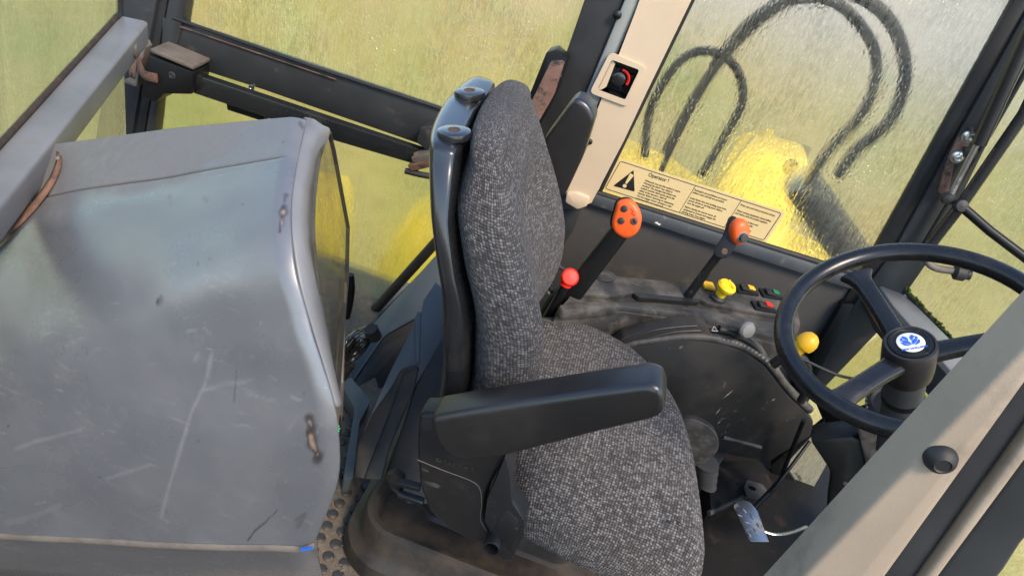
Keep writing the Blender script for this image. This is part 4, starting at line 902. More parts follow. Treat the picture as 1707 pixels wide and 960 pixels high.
slab('plate', rpoly([at(1182, 800, z=.10), at(1200, 768, z=.10), at(1270, 768, z=.10), at(1285, 800, z=.10), at(1282, 825, z=.10), at(1240, 822, z=.10), at(1185, 850, z=.10)], .02), (0, 0, -.08), M_['wellmat'], fbp, .01, seg=3)
tb_o = rpoly([at(1240, 812, z=.115), at(1246, 799, z=.115), at(1270, 806, z=.115), at(1280, 818, z=.115), at(1262, 832, z=.115), at(1246, 830, z=.115)], .008, 4)
tc = at(1254, 813, z=.115)
slab_hole('drilled_tab', tb_o, [tc+V(math.cos(a)*.012, math.sin(a)*.009, 0) for a in [2*math.pi*k/16 for k in range(16)]], (0, 0, -.004), M_['console'], fbp)
tube('rail', [at(1182, 855, z=.09), at(1245, 825, z=.10)], .008, M_['console'], fbp, 8)
ccb = thing('accelerator_cable', 'thin black rod slanting across the footwell', 'rod', at(1280, 820, y=-.35))
tube('rod', [at(1350, 735, y=-.30), at(1290, 815, y=-.40), at(1256, 850, y=-.45)], .005, M_['black'], ccb, 8)
fm = box('footwell_mat', (.88, -.50, .004), (1.13, 1.26, .006), M_['wellmat'], None, bev=.002); tag(fm, 'dirty rubber mat darkened for the footwell shade', 'mat')

# ================================================================== near door pillar (camera side)
NY = -1.45
npil = thing('near_door_pillar', 'grimy beige near pillar crossing the lower right corner', 'pillar', at(1290, 1000, y=NY))
# the post runs from the floor to the roof line, flaring towards its foot
pdir = (at(1707, 646, y=NY)-at(1478, 962, y=NY)); pdir = pdir/pdir.z
def band(name, l, r, y, th, m, bev=.004):
    P = []
    for (t, b) in (l, r):
        p, q = at(*t, y=NY), at(*b, y=NY); d = p-q
        p2 = p+d*.12; q2 = q-d*.25
        P.append([p2+pdir*(1.78-p2.z), p2, p, q, q2, q2+pdir*(.02-q2.z)])
    pts = P[0]+P[1][::-1]
    slab(name, [V(p.x, y, p.z) for p in pts], (0, th, 0), m, npil, bev, seg=3)
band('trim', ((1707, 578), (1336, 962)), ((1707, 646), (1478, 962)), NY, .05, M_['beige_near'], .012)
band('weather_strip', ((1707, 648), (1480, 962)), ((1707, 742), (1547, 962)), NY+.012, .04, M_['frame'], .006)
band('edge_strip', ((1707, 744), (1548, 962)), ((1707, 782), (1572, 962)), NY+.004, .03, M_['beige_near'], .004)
band('outer_frame', ((1707, 784), (1574, 962)), ((1707, 930), (1686, 962)), NY+.01, .04, M_['frame'], .006)
bc_ = at(1567, 762, y=NY)
lathe('bolt_cap', [(.0125, -.001), (.0125, .003), (.0105, .0075), (.0065, .0105), (.0055, .0095), (.0001, .0095)], bc_, (0, -1, 0), M_['rubber'], npil, 24)
# ================================================================== grey box (rear left)
gb_ = thing('rear_console_box', 'large scuffed grey rear cowl box with a smoked front pane', 'cowl', V(-.5, -1.1, 0))
front = [(505, 192, -.90), (497, 225, -.94), (490, 258, -.98), (482, 300, -1.03), (479, 345, -1.075), (482, 400, -1.12), (492, 470, -1.155), (512, 545, -1.175), (532, 610, -1.19), (550, 675, -1.205), (558, 730, -1.215), (560, 790, -1.22), (550, 838, -1.222), (520, 911, -1.225)]
back = [(-260, 290, -.90), (-260, 345, -.94), (-260, 402, -.98), (-260, 440, -1.03), (-260, 490, -1.075), (-260, 545, -1.12), (-260, 600, -1.155), (-260, 650, -1.175), (-260, 700, -1.19), (-260, 745, -1.205), (-260, 785, -1.215), (-260, 815, -1.22), (-260, 838, -1.222), (-260, 866, -1.225)]
back = [(a, b, y+.13*max(0, 1-k/7)) for k, (a, b, y) in enumerate(back)]
F3 = catmull([at(a, b, y=y) for a, b, y in front], 16); B3 = catmull([at(a, b, y=y) for a, b, y in back], 16)
NU, NV = 420, len(F3)
ff = np.array([list(p) for p in F3]); bb = np.array([list(p) for p in B3])
tt = np.linspace(0, 1, NU)
G = ff[None]*(1-tt[:, None, None])+bb[None]*tt[:, None, None]      # NU x NV x 3
# slight crown and dents, outward direction from the rows
rng = np.random.default_rng(4)
def smooth_noise(nu, nv, cells):
    g = rng.normal(size=(cells+2, cells+2)); x = np.linspace(0, cells, nu); y = np.linspace(0, cells, nv)
    xi, yi = x.astype(int), y.astype(int); fx_, fy_ = (x-xi)[:, None], (y-yi)[None]
    fx_ = fx_*fx_*(3-2*fx_); fy_ = fy_*fy_*(3-2*fy_)
    return (g[xi][:, yi]*(1-fx_)*(1-fy_)+g[xi+1][:, yi]*fx_*(1-fy_)+g[xi][:, yi+1]*(1-fx_)*fy_+g[xi+1][:, yi+1]*fx_*fy_)
du = np.gradient(G, axis=0); dv = np.gradient(G, axis=1)
nr = np.cross(du, dv); nr /= np.linalg.norm(nr, axis=2, keepdims=True)
if nr[NU//2, NV//2] @ np.array([0, -1, .5]) < 0: nr = -nr
G = G+nr*(.0022*smooth_noise(NU, NV, 5)+.0007*smooth_noise(NU, NV, 14))[:, :, None]
crown = np.sin(np.pi*np.clip(tt, 0, 1))[:, None]*.012
G = G+nr*crown[:, :, None]
# roll the front edge over and groove the seam
vi = np.arange(NV)/16.0
edge = np.clip(1-tt/.022, 0, 1)[:, None]
G = G-nr*(.010*edge**2)[:, :, None]
seam_v = 2.0
gro = np.exp(-((vi-seam_v)/.035)**2)[None]*np.clip((tt-.01)/.02, 0, 1)[:, None]
G = G-nr*(.004*gro)[:, :, None]
# image position of every grid point, for marks whose shape is known from the box itself
U_ = tt[:, None]*np.ones((1, NV)); V_ = vi[None]*np.ones((NU, 1))
def pxof(P):
    v = P-np.array(CAM); z = v@np.array(D); return 853.5+FPX*(v@np.array(CR))/z, 480-FPX*(v@np.array(CU))/z
PX, PY = pxof(G)
scr = np.zeros((NU, NV)); chip = np.zeros((NU, NV)); dark = .8*np.exp(-((vi-2.0)/.03)**2)[None]*np.clip((tt-.012)/.01, 0, 1)[:, None]*np.ones((NU, 1))
def seg_d(a, b):
    ax_, ay = a; bx_, by = b; dx, dy = bx_-ax_, by-ay; L = dx*dx+dy*dy
    t = np.clip(((PX-ax_)*dx+(PY-ay)*dy)/L, 0, 1); return np.hypot(PX-ax_-t*dx, PY-ay-t*dy), t
jit = np.clip(smooth_noise(NU, NV, 60), -1.3, 1.6)
def scratch(pts, w, s):
    for a, b in zip(pts[:-1], pts[1:]):
        d, t = seg_d(a, b); np.maximum(scr, s*np.clip(1.3-d/(w*np.maximum(.3, 1+.25*jit)), 0, 1), out=scr)
scratch([(353, 590), (342, 640), (318, 690), (300, 750), (285, 800), (268, 862)], 3.6, .5)
scratch([(342, 648), (380, 638), (420, 634)], 3, .3); scratch([(340, 650), (415, 636)], 1.5, .5)
scratch([(25, 748), (60, 735), (140, 715)], 3.5, .45); scratch([(180, 797), (215, 785), (248, 775)], 3, .45)
scratch([(58, 840), (76, 836)], 2, .4); scratch([(10, 872), (60, 858), (100, 842)], 5, .25)
scratch([(110, 577), (140, 562)], 1.5, .35); scratch([(410, 655), (455, 668)], 1.6, .5); scratch([(312, 552), (338, 545), (350, 555)], 1.6, .5)
scratch([(325, 600), (330, 590)], 4, .3); scratch([(480, 720), (492, 700)], 1.4, .35); scratch([(200, 790), (245, 778)], 1.2, .4)
for k in range(46):
    a = (rng.uniform(0, 520), rng.uniform(260, 890)); l = rng.uniform(5, 45); th = rng.uniform(-.9, .5)
    scratch([a, (a[0]+l*math.cos(th), a[1]+l*math.sin(th))], rng.uniform(.7, 1.4), rng.uniform(.12, .38))
for k in range(60):
    a = (rng.uniform(0, 540), rng.uniform(220, 900)); d = np.hypot(PX-a[0], PY-a[1]); r_ = rng.uniform(.9, 2.0)
    np.maximum(scr if k % 3 else dark, (.5 if k % 3 else .8)*np.clip(1.5-d/r_, 0, 1), out=scr if k % 3 else dark)
def blob(pts, w, out, s=1.0, j=.5):
    for a, b in zip(pts[:-1], pts[1:]):
        d, t = seg_d(a, b); np.maximum(out, s*np.clip(1.6-d/(w*np.maximum(.3, 1+j*jit)), 0, 1), out=out)
blob([(515, 697), (519, 712)], 5.5, dark); blob([(516, 722), (522, 745), (531, 762)], 6, dark)
blob([(516, 702), (518, 708)], 1.2, chip, .8, 1.2); blob([(517, 728), (522, 742), (529, 756)], 1.9, chip, .8, 1.2)
blob([(472, 345), (468, 372), (466, 386)], 6, dark); blob([(472, 352), (468, 384)], 2.2, chip, .8, 1.2)
blob([(262, 499), (262, 504)], 4, dark); blob([(283, 328), (285, 340)], 2.5, dark, .3); blob([(340, 330), (345, 336)], 2.5, dark, .3)
blob([(500, 205), (505, 214)], 2.5, dark, .7); blob([(476, 325), (474, 336)], 2.5, dark, .7)
blob([(493, 866), (506, 858)], 2.2, dark, .4); blob([(412, 902), (425, 884), (440, 872), (462, 850)], .9, dark, .9, .9)
blob([(497, 876), (508, 858)], 3, dark, .35); blob([(394, 618), (390, 668)], .9, dark, .5)
dust = np.clip((3.0-V_+.5*smooth_noise(NU, NV, 9)+.35*smooth_noise(NU, NV, 22))/1.3, 0, 1)*np.clip((U_-.02+.02*smooth_noise(NU, NV, 12))/.10, .5, 1)
dust = np.maximum(dust, .22*np.clip(smooth_noise(NU, NV, 7), 0, 1))
me = bpy.data.meshes.new('shell')
idx = np.arange(NU*NV).reshape(NU, NV)
q = np.stack([idx[:-1, :-1], idx[1:, :-1], idx[1:, 1:], idx[:-1, 1:]], -1).reshape(-1, 4)
# inner skin so that the shell has real thickness
me.from_pydata(G.reshape(-1, 3).tolist(), [], q.tolist())
ca = me.color_attributes.new('wear', 'FLOAT_COLOR', 'POINT')
ca.data.foreach_set('color', np.stack([scr, chip, dark, 1-.95*dust], -1).reshape(-1).astype(np.float32))
me.update()
def box_mat():
    n = NT('grey_box_paint'); b = n.b
    at_ = n.n('ShaderNodeAttribute', attribute_name='wear'); sp = n.n('ShaderNodeSeparateColor'); n.link(at_.outputs['Color'], sp.inputs[0])
    f = n.ramp(n.noise(5, 8, .6), [(.3, 0.0), (.7, 1.0)])
    c = n.mix(f, (.092, .097, .106), (.116, .121, .129))
    du_ = n.ramp(n.noise(11, 10, .7), [(.50, 0.0), (.78, 1.0)])
    c = n.mix(n.math('MULTIPLY', du_, .6), c, (.145, .142, .136))
    pt = n.ramp(n.noise(75, 6, .7), [(.60, 0.0), (.72, 1.0)])
    c = n.mix(n.math('MULTIPLY', pt, .28), c, (.19, .182, .168))
    for sc_v, rt_, am in (((14, 220, 60), (.2, .5, .5), .35), ((9, 160, 160), (.9, .1, 1.3), .28)):
        hs = n.ramp(n.noise(1, 2, .5, co=n.vec(sc_v, rot=rt_)), [(.665, 0.0), (.69, 1.0)])
        hz = n.ramp(n.noise(7, 3, .5), [(.48, 0.0), (.6, 1.0)])
        c = n.mix(n.math('MULTIPLY', n.math('MULTIPLY', hs, hz), am), c, (.24, .235, .23))
    c = n.mix(n.math('MULTIPLY', sp.outputs[0], n.ramp(n.noise(60, 5, .7), [(.3, .3), (.6, 1.0)])), c, (.215, .21, .205))
    dst = n.math('MULTIPLY', n.math('SUBTRACT', 1.0, at_.outputs['Alpha']), n.ramp(n.noise(38, 6, .65), [(.28, .55), (.62, 1.0)]))
    c = n.mix(dst, c, (.165, .166, .168))
    c = n.mix(sp.outputs[2], c, (.022, .016, .013))
    c = n.mix(sp.outputs[1], c, n.mix(n.noise(120, 3), (.12, .05, .03), (.42, .30, .22)))
    n.link(c, b.inputs['Base Color'])
    rg_ = n.math('ADD', n.math('MULTIPLY', n.noise(9, 8, .65), .22), .14)
    rg_ = n.math('ADD', rg_, n.math('MULTIPLY', du_, .16))
    rg_ = n.math('ADD', rg_, n.math('MULTIPLY', n.math('ADD', sp.outputs[0], sp.outputs[2]), .3), True)
    rg_ = n.math('ADD', rg_, n.math('MULTIPLY', dst, .45), True)
    n.link(n.math('MULTIPLY', n.math('SUBTRACT', 1.0, dst), .8), b.inputs['Coat Weight'])
    n.link(n.math('SUBTRACT', 1.0, n.math('MULTIPLY', dst, .85)), b.inputs['Specular IOR Level'])
    n.link(rg_, b.inputs['Roughness'])
    h = n.math('SUBTRACT', n.math('MULTIPLY', n.noise(45, 6, .6), .25), n.math('MULTIPLY', sp.outputs[2], .8))
    n.link(n.bump(h, .35, .0015), b.inputs['Normal'])
    b.inputs['Coat Roughness'].default_value = .3; b.inputs['Coat IOR'].default_value = 1.6
    return n.m
M_['boxpaint'] = box_mat()
sh = obj('shell', me, M_['boxpaint'], gb_, 179)
so2 = sh.modifiers.new('thickness', 'SOLIDIFY'); so2.thickness = .006; so2.offset = -1 if True else 1
# seam trim and lower skirt
bot = [Vector(p) for p in G[:, -1]]
tube('seam_trim', [bot[i]+V(0, .004, -.006) for i in range(0, NU, 12)], .0075, M_['dirt_metal'], gb_, 8, flat=1.3)
sk0 = [p+V(0, .006, -.014) for p in bot[::20]]
rows = [sk0]
for dz, dy in ((.02, .012), (.08, .028), (.16, .06), (.26, .10), (.42, .16)):
    rows.append([p+V(0, dy, -dz) for p in sk0])
fr = [r[0] for r in rows]
sbm = loft_bm(rows, cap=False, closed_u=False)
sk_ = obj('skirt', sbm, M_['boxpaint'], gb_, 60)
m_ = sk_.modifiers.new('thickness', 'SOLIDIFY'); m_.thickness = .006
slab('blue_tape', [at(500, 914, y=-1.236), at(520, 911, y=-1.236), at(521, 915, y=-1.236), at(503, 919, y=-1.236)], (0, .002, 0), M_['blue'], gb_, 0)
# front: bezel and pane
s_edge = [Vector(p) for p in G[1, :]]
def edge_at(py):
    i = int(np.argmin(np.abs(PY[1, :]-py))); return s_edge[i]
bz = [((505, 194), (522, 205)), ((497, 225), (545, 216)), ((490, 262), (531, 262)), ((482, 310), (524, 310)), ((480, 350), (521, 352)), ((482, 400), (521, 405)), ((492, 470), (529, 470)), ((512, 545), (541, 545)), ((530, 610), (551, 610)), ((540, 680), (561, 668))]
bz_i = [edge_at(a[1])+V(.001, .004, 0) for a, c in bz]
bz_o = []
for (a, c), p in zip(bz, bz_i):
    bz_o.append(at(c[0], c[1], y=p.y+.075))
bi = catmull(bz_i, 6); bo = catmull(bz_o, 6)
rings_ = [bi, [x.lerp(y_, .5)+V(.006, 0, 0) for x, y_ in zip(bi, bo)], bo, [p+V(-.02, .01, 0) for p in bo]]
bzo = obj('bezel', loft_bm(rings_, cap=False, closed_u=False), M_['frame_light'], gb_, 70)
m_ = bzo.modifiers.new('thickness', 'SOLIDIFY'); m_.thickness = .005
P0 = at(542, 228, y=-.84); P1 = at(558, 650, y=-1.10); P2 = at(581, 380, y=-.70)
pnn = (P1-P0).cross(P2-P0).normalized()
def ppn(px, py, off=0): return at(px, py, pl=(P0+pnn*off, pnn))
pane_px = [(531, 262), (541, 225), (549, 222), (556, 250), (580, 378), (578, 470), (570, 560), (561, 668), (551, 610), (541, 545), (529, 470), (521, 405), (521, 352), (524, 310)]
PNP = [ppn(*p) for p in pane_px]
slab('smoked_pane', PNP, pnn*.003, M_['clear'], gb_, 0)
tube('pane_edge', [ppn(*p) for p in [(541, 225), (549, 222), (556, 250), (580, 378), (578, 470), (570, 560), (562, 664)]], .004, M_['frame'], gb_, 8)
bk = thing('climate_button', 'small black button with green snowflake at the box base', 'button', at(562, 705, y=-1.1))
slab('cap', [at(549, 690, y=-1.1), at(556, 700, y=-1.1), at(569, 708, y=-1.1), at(568, 730, y=-1.1), at(556, 715, y=-1.1)], (-.01, .02, 0), M_['black'], bk, .002)
fc = at(563, 714, y=-1.102)
for k in range(3):
    a = R(60*k+15); d = V(math.cos(a)*.55, 0, math.sin(a))
    tube('snowflake_arm', [fc-d*.0075, fc+d*.0075], .0009, mat('green_print', (.03, .7, .25), None, 9, .5) if k == 0 else bpy.data.materials['green_print'], bk, 6)
slab('inner_cheek', [at(540, 682, y=-1.19), at(561, 670, y=-1.12), at(572, 640, y=-1.0), at(578, 470, y=-.85), at(572, 690, y=-1.0), at(562, 745, y=-1.16), at(556, 760, y=-1.2)], (-.02, .01, 0), M_['dirt_metal'], gb_, .002)
# rusty strap lying between rail and box
stp = thing('rusty_strap', 'rusty steel strap lying along the grey box edge', 'strap', at(50, 330, y=-.95))
sp_px = [(98, 256), (96, 276), (80, 310), (45, 352), (0, 396), (-70, 460)]
def on_shell(px, py, lift):
    k_ = np.unravel_index(np.argmin((PX-px)**2+(PY-py)**2), PX.shape); d_ = (Vector(G[k_])-CAM).dot(D)-lift
    r_ = ray(px, py); return CAM+r_*(d_/FPX)
sl0 = [on_shell(a-4, b-4, .022) for a, b in sp_px]; sl1 = [on_shell(a+5, b+5, .012) for a, b in sp_px]
sa, sb_ = catmull(sl0, 6), catmull(sl1, 6)
ob = obj('band', loft_bm([sa, [p.lerp(q, .5)+V(0, -.003, .003) for p, q in zip(sa, sb_)], sb_], cap=False, closed_u=False), M_['rust'], stp, 60)
m_ = ob.modifiers.new('thickness', 'SOLIDIFY'); m_.thickness = .004
lathe('rivet', [(.0035, 0), (.0035, .0015), (.0001, .002)], on_shell(96, 264, .024), (.2, -.6, .7), M_['dirt_metal'], stp, 12)
# loom of cables between box and fender
lm = thing('cable_loom', 'glossy black ribbed cable loom beside the box pane', 'cables', at(595, 575, y=-.62))
for k in range(7):
    o_ = k*6-18
    P = catmull([at(560+o_*.2, 606+o_*.25, y=-.66), at(582+o_*.35, 585+o_*.75, y=-.63-.01*abs(3-k)), at(600+o_*.25, 568+o_*.8, y=-.61-.014*(3-abs(3-k))), at(616+o_*.05, 556+o_*.5, y=-.61), at(628, 551+o_*.25, y=-.61)], 8)
    tube('cable', P, .0075, M_['black_gloss'], lm, 10)
for (a, c) in (((566, 628), (584, 604)), ((618, 548), (626, 562))):
    tube('wrap', [at(*a, y=-.66), at(*c, y=-.65)], .016, M_['rubber'], lm, 12)
hk = thing('hose_hook', 'black plastic hook behind the box pane', 'hook', at(582, 500, y=-.6))
tube('hook', catmull([at(583, 458, y=-.60), at(585, 480, y=-.60), at(582, 505, y=-.60), at(577, 528, y=-.60)], 6), .010, M_['black'], hk, 8)
# ================================================================== seat
seat = thing('driver_seat', 'worn grey tweed driver seat with black shell and armrests', 'seat', V(0, -.76, 0))
def itp(tab, z):
    xs = [a for a, _ in tab]; ys = [b for _, b in tab]; return float(np.interp(z, xs, ys))
SYC = -.757
XB = [(.52, -.10), (.67, -.112), (.84, -.150), (.96, -.198), (1.03, -.222), (1.09, -.245)]
XF = [(.52, -.04), (.61, -.012), (.675, .012), (.73, .016), (.80, .002), (.875, -.034), (.93, -.068), (.98, -.100), (1.03, -.132), (1.06, -.150), (1.09, -.18)]
HW = [(.52, .205), (.62, .218), (.75, .228), (.86, .228), (.93, .220), (.98, .206), (1.02, .188), (1.05, .168), (1.075, .145), (1.1, .12)]
def sm_i(tab, z):  # smoothed table
    return (itp(tab, z-.02)+2*itp(tab, z)+itp(tab, z+.02))/4
rings = []
zs = list(np.linspace(.54, 1.06, 60))
def bring(z, k=1.0, n=96):
    xb, xf, hw = sm_i(XB, z), sm_i(XF, z), (sm_i(HW, z)+.016)*k
    xb -= .012+.016*max(0, min(1, (z-.78)/.10))*max(0, min(1, (1.05-z)/.09))-.016*max(0, min(1, (z-.98)/.06)); cx, a = (xb+xf)/2, (xf-xb)/2*k
    out = []
    dish = .052*max(0, min(1, (1.03-z)/.10))*max(.35, min(1, (z-.5)/.2))
    for i in range(n):
        t = 2*math.pi*i/n; c, s = math.cos(t), math.sin(t); e = 3.0
        x = cx+a*math.copysign(abs(c)**(2/e), c); v = math.copysign(abs(s)**(2/2.6), s)
        if c > 0: x -= dish*(1-min(1, abs(v)/.80)**2)**1.2*c**.5 if abs(v) < .80 else 0
        out.append(V(x, SYC+hw*v, z))
    return out
for z in zs: rings.append(bring(z))
zt = 1.06
for k in (.965, .90, .80, .64, .42, .2, .03):
    r_ = bring(zt, 1.0); c = sum(r_, Vector())/len(r_)
    h = .028*math.sqrt(max(0, 1-k*k))*1.35
    rings.append([V(c.x+(p.x-c.x)*(k*.5+.5*k), c.y+(p.y-c.y)*k, zt+h-.25*(p.x-c.x)*0) for p in r_])
def swivel(rs): return [[V(p.x-(.12 if p.y < SYC else .06)*(p.y-SYC), p.y, p.z) for p in r_] for r_ in rs]
rings = swivel(rings)
bk_ = obj('backrest_cushion', loft_bm(rings), M_['fabric'], seat, 179)
# black shell
rings = []
def sring2(z, grow=0, n=72):
    xb, hw = sm_i(XB, z), sm_i(HW, z)+.008+grow
    x0, x1 = xb-.056-grow, xb+.004-.014*max(0, min(1, (z-.78)/.10))*max(0, min(1, (1.05-z)/.09))
    cx, a = (x0+x1)/2, (x1-x0)/2; out = []
    for i in range(n):
        t = 2*math.pi*i/n; c, s = math.cos(t), math.sin(t)
        x = cx+a*math.copysign(abs(c)**(2/4.5), c); v = math.copysign(abs(s)**(2/4.5), s)
        out.append(V(x-.010*(1-v*v), SYC+hw*v, z))
    return out
for z in np.linspace(.50, 1.045, 40): rings.append(sring2(z))
for k, h in ((.97, .005), (.92, .009), (.8, .012), (.5, .014), (.1, .0145)):
    r_ = sring2(1.045); c = sum(r_, Vector())/len(r_); rings.append([V(c.x+(p.x-c.x)*k, c.y+(p.y-c.y)*(1-(1-k)*.25), 1.045+h) for p in r_])
shl = obj('backrest_shell', loft_bm(swivel(rings)), M_['black_gloss'], seat, 60)
for px, py in ((783, 153), (757, 219)):
    c = at(px, py, z=1.068)
    cp_ = lathe('headrest_cap', [(.013, -.016), (.014, -.012), (.026, -.010), (.0275, -.005), (.026, .001), (.020, .0028), (.010, .003), (.0085, .001), (.0001, .001)], c, (-.22, 0, 1), M_['black_gloss'], seat, 32)
    lathe('cap_hole', [(.0095, .0022), (.0095, .0036), (.0075, .0034), (.007, .0014), (.0001, .0013)], c, (-.22, 0, 1), M_['rust'], cp_, 20)
# cushion
out_px = [(880, 528, .545), (915, 517, .55), (960, 525, .55), (1010, 545, .55), (1060, 575, .55), (1105, 622, .545), (1140, 680, .54), (1161, 745, .53), (1174, 820, .515), (1181, 880, .50), (1183, 925, .485), (1172, 958, .47), (1130, 968, .455), (1060, 948, .455), (980, 912, .455), (910, 876, .46), (868, 850, .465), (850, 815, .475), (845, 770, .49), (835, 720, .51), (810, 640, .535), (840, 570, .545)]
outl = catmull([at(a, b, z=z) for a, b, z in out_px], 6, True)
cc_ = sum(outl, Vector())/len(outl); cc_ = V(cc_.x, cc_.y, .55)
rings = []; uvr = []
prof = [(.02, .012), (.15, .011), (.3, .010), (.45, .009), (.6, .010), (.72, .012), (.82, .012), (.89, .008), (.94, .001), (.975, -.010), (.995, -.024), (1.0, -.040), (.99, -.058), (.96, -.072), (.88, -.085)]
for k, h in prof:
    rings.append([V(cc_.x+(p.x-cc_.x)*k, cc_.y+(p.y-cc_.y)*k, (.55+(p.z-.55)*min(1, k)**2.2)+h-.004+.010*math.sin(5*p.x+3*p.y)*(k < .9)*k*(1-k)) for p in outl])
bm = loft_bm(rings); uvl = bm.loops.layers.uv.active
cxy = {}
# lay the weave flat over the top and down the sides
for i, r_ in enumerate(rings):
    for j, p in enumerate(r_):
        if i == 0: s = (p-cc_).length
        else: s = uvr[i-1][j]+(p-rings[i-1][j]).length
        if len(uvr) <= i: uvr.append([])
        uvr[i].append(s)
bm.verts.ensure_lookup_table()
n_ = len(outl)
for f in bm.faces:
    for l in f.loops:
        i, j = divmod(l.vert.index if l.vert.index >= 0 else 0, n_)
bm.verts.index_update()
for f in bm.faces:
    for l in f.loops:
        i, j = divmod(l.vert.index, n_)
        d = V(outl[j].x-cc_.x, outl[j].y-cc_.y, 0).normalized(); l[uvl].uv = (d.x*uvr[i][j], d.y*uvr[i][j])
cush = obj('seat_cushion', bm, M_['fabric'], seat, 179)
# debris on the cloth
for (px, py) in ((1132, 872), (1146, 824), (1152, 750)):
    c = at(px, py, z=.536); b_ = bmesh.new(); bmesh.ops.create_icosphere(b_, subdivisions=2, radius=.006 if px == 1132 else .003, matrix=Matrix.Translation(c) @ Matrix.Diagonal((1, .7, .5, 1)))
    obj('dirt_crumb', b_, M_['ink'], cush, 60)
# near armrest
AY = -1.11
ap_px = [(716, 697), (780, 686), (850, 675), (1000, 653), (1082, 642), (1102, 650), (1108, 668), (1107, 688), (1094, 700), (1000, 722), (900, 748), (840, 763), (775, 769), (748, 761), (730, 742), (718, 716)]
ar = slab('armrest', [at(a, b, y=AY) for a, b in ap_px], (0, .062, 0), M_['arm'], seat, .011, .012, 60, 4)
# far armrest folded up
slab('armrest', [at(a, b, y=-.545) for a, b in [(952, 170), (962, 164), (980, 174), (992, 196), (972, 262), (940, 330), (905, 330), (904, 236)]], (0, .06, 0), M_['arm'], seat, .012, .015, 60, 4)
# side cover
CY_ = -1.045
cov = slab('side_cover', [at(a, b, y=CY_) for a, b in [(712, 690), (770, 690), (850, 700), (849, 765), (826, 790), (808, 830), (806, 868), (826, 905), (800, 908), (752, 886), (716, 856), (699, 812), (693, 745), (697, 690)]], (0, .05, 0), M_['seatplastic'], seat, .012, .02, 60, 3)
tube('cover_groove', catmull([at(a, b, y=CY_-.0005) for a, b in [(696, 766), (740, 784), (785, 801), (800, 815), (803, 840), (801, 865), (812, 885)]], 5), .0009, M_['dirt_metal'], cov, 6)
text('lettering', 'GRAMMER', at(726, 768, y=CY_-.0008), at(790, 787, y=CY_)-at(726, 768, y=CY_), V(-.3, 0, 1), .0145, M_['console'], cov, .0014, sx=1.05)
brk = slab('hinge_bracket', [at(a, b, y=-1.06) for a, b in [(842, 760), (850, 792), (852, 835), (874, 868), (872, 892), (853, 932), (838, 932), (826, 905), (808, 866), (812, 832), (828, 796)]], (0, .045, 0), M_['black_gloss'], seat, .007, .006, 60, 3)
slab('bracket_face', [at(a, b, y=-1.0612) for a, b in [(846, 850), (866, 868), (866, 888), (850, 922), (824, 880), (830, 862)]], (0, .01, 0), M_['seatplastic'], brk, .003)
tc_ = at(819, 914, y=-1.075)
tbm = lathe_bm([(.0165, .035), (.0165, .0), (.0155, -.0015), (.0135, -.0015), (.0128, 0), (.0125, .03), (.0001, .03)], tc_, (0, 1, -.12), 28)
obj('adjuster_tube', tbm, M_['seatplastic'], seat, 40)
# suspension base and rubber skirt
def rrect(x0, x1, y0, y1, r, z, n=8):
    out = []
    for cx, cy, a0 in ((x1-r, y1-r, 0), (x0+r, y1-r, 90), (x0+r, y0+r, 180), (x1-r, y0+r, 270)):
        for k in range(n+1):
            a = R(a0+90*k/n); out.append(V(cx+r*math.cos(a), cy+r*math.sin(a), z))
    return out
rings = []
for o_, z in ((.035, .004), (.038, .02), (.032, .05), (.016, .062), (.006, .075), (.006, .12), (0, .132), (-.010, .136), (-.022, .132), (-.030, .118), (-.036, .106), (-.10, .108), (-.108, .116), (-.112, .20), (-.12, .30), (-.12, .36)):
    rings.append(rrect(-.238-o_, .36+o_, -.935-o_, -.36+o_, max(.05, .085+o_), z))
obj('base_skirt', loft_bm(rings), M_['boot'], seat, 40)
SPL0, SPL1, SPL2 = at(590, 790, y=-.86), at(722, 478, y=-.50), at(660, 800, y=-.84)
sn = (SPL1-SPL0).cross(SPL2-SPL0).normalized()
if sn.dot(CAM-SPL0) < 0: sn = -sn
def spp(px, py, off=0): return at(px, py, pl=(SPL0+sn*off, sn))
slab('back_plate', [spp(*p) for p in [(606, 718), (650, 620), (688, 545), (694, 522), (702, 520), (706, 500), (726, 470), (760, 500), (750, 640), (640, 700)]], -sn*.004, M_['bluegrey'], seat, .002)
slab('plate_rib', [spp(*p, .004) for p in [(690, 532), (696, 518), (702, 520), (700, 604), (692, 604)]], -sn*.006, M_['bluegrey'], seat, .003)
slab('skirt_fold', [spp(*p, .008) for p in [(590, 795), (596, 742), (620, 690), (652, 645), (668, 615), (690, 607), (700, 612), (666, 690), (640, 742), (612, 800)]], -sn*.012, M_['boot'], seat, .006)
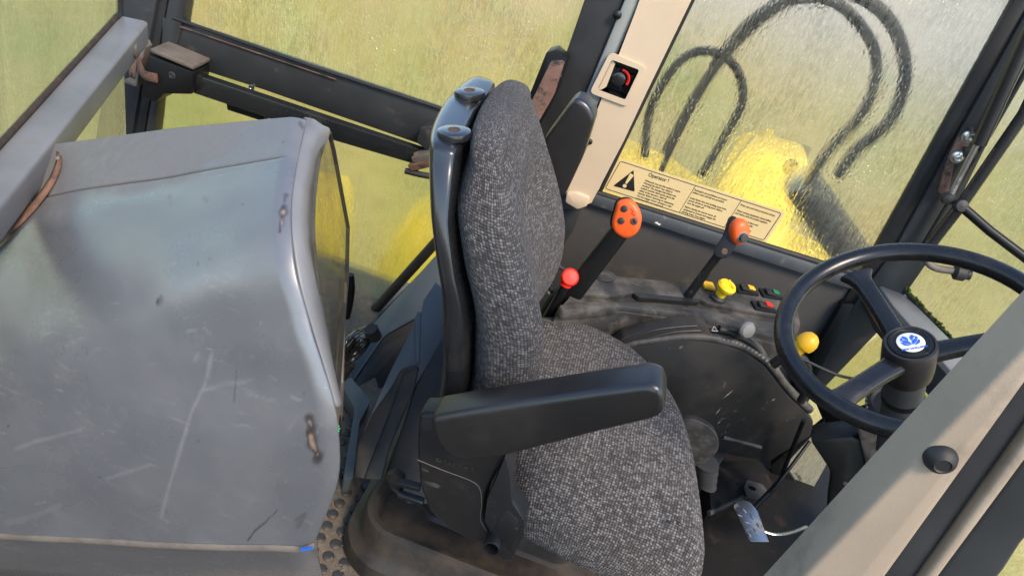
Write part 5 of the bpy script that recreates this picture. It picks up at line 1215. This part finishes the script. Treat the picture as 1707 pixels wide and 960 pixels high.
slab('skirt_flap', [spp(*p, .016) for p in [(606, 798), (652, 680), (672, 622), (698, 612), (690, 650), (655, 730), (635, 800)]], -sn*.012, M_['boot'], seat, .005)
slab('suspension_side', [spp(*p, .012) for p in [(640, 795), (665, 725), (694, 640), (740, 560), (770, 600), (760, 840), (680, 840), (650, 815)]], -sn*.02, M_['arch'], seat, .006)
for a, c in (((666, 803), (700, 812)), ((664, 822), (706, 836))):
    tube('slide_rail', [at(*a, y=-.93), at(*c, y=-.93)], .009, M_['seatplastic'], seat, 10)
slab('rust_bracket', [at(a, b, y=-.92) for a, b in [(640, 795), (656, 788), (672, 800), (670, 822), (655, 815)]], (0, .02, 0), M_['boot'], seat, .004)
tube('spring_wire', catmull([at(620, 915, z=.02), at(628, 905, z=.03), at(642, 908, z=.03), at(640, 925, z=.03), at(625, 925, z=.02)], 6), .004, M_['rust'], seat, 8)
# cranked handle by the front of the cushion
slab('front_handle', [at(a, b, y=-.60) for a, b in [(1130, 697), (1160, 699), (1186, 712), (1200, 735), (1196, 754), (1182, 765), (1176, 772), (1130, 785)]], (0, .03, -.01), M_['console'], seat, .016, .02, 60, 4)
rings = [sring(at(1178, 770+6*k, y=-.56), V(1, 0, 0), V(0, 1, 0), .032-(.003 if k % 2 else 0)-.001*k, .032-(.003 if k % 2 else 0)-.001*k, 20, 2.2) for k in range(7)]
obj('handle_bellows', loft_bm(rings), M_['column'], seat, 50)

# grit swept into the corners of the floor
rnd = random.Random(21); gbm = bmesh.new()
for k in range(260):
    px, py = rnd.choice([(rnd.gauss(575, 22), rnd.uniform(690, 955)), (rnd.gauss(600, 60), rnd.gauss(945, 18))])
    p = at(px, py, z=.003 if px < 900 else .009); r_ = rnd.uniform(.0008, .0028)
    bmesh.ops.create_icosphere(gbm, subdivisions=1, radius=r_, matrix=Matrix.Translation(p) @ Matrix.Rotation(rnd.random()*3, 4, 'Z') @ Matrix.Diagonal((1.4, .8, .6, 1)))
M_['grit'] = mat('grit', (.10, .075, .05), (.30, .25, .19), 300, .95)
tag(obj('floor_grit', gbm, M_['grit']), 'scattered brown grit on the studded floor mat', 'grit', kind='stuff')
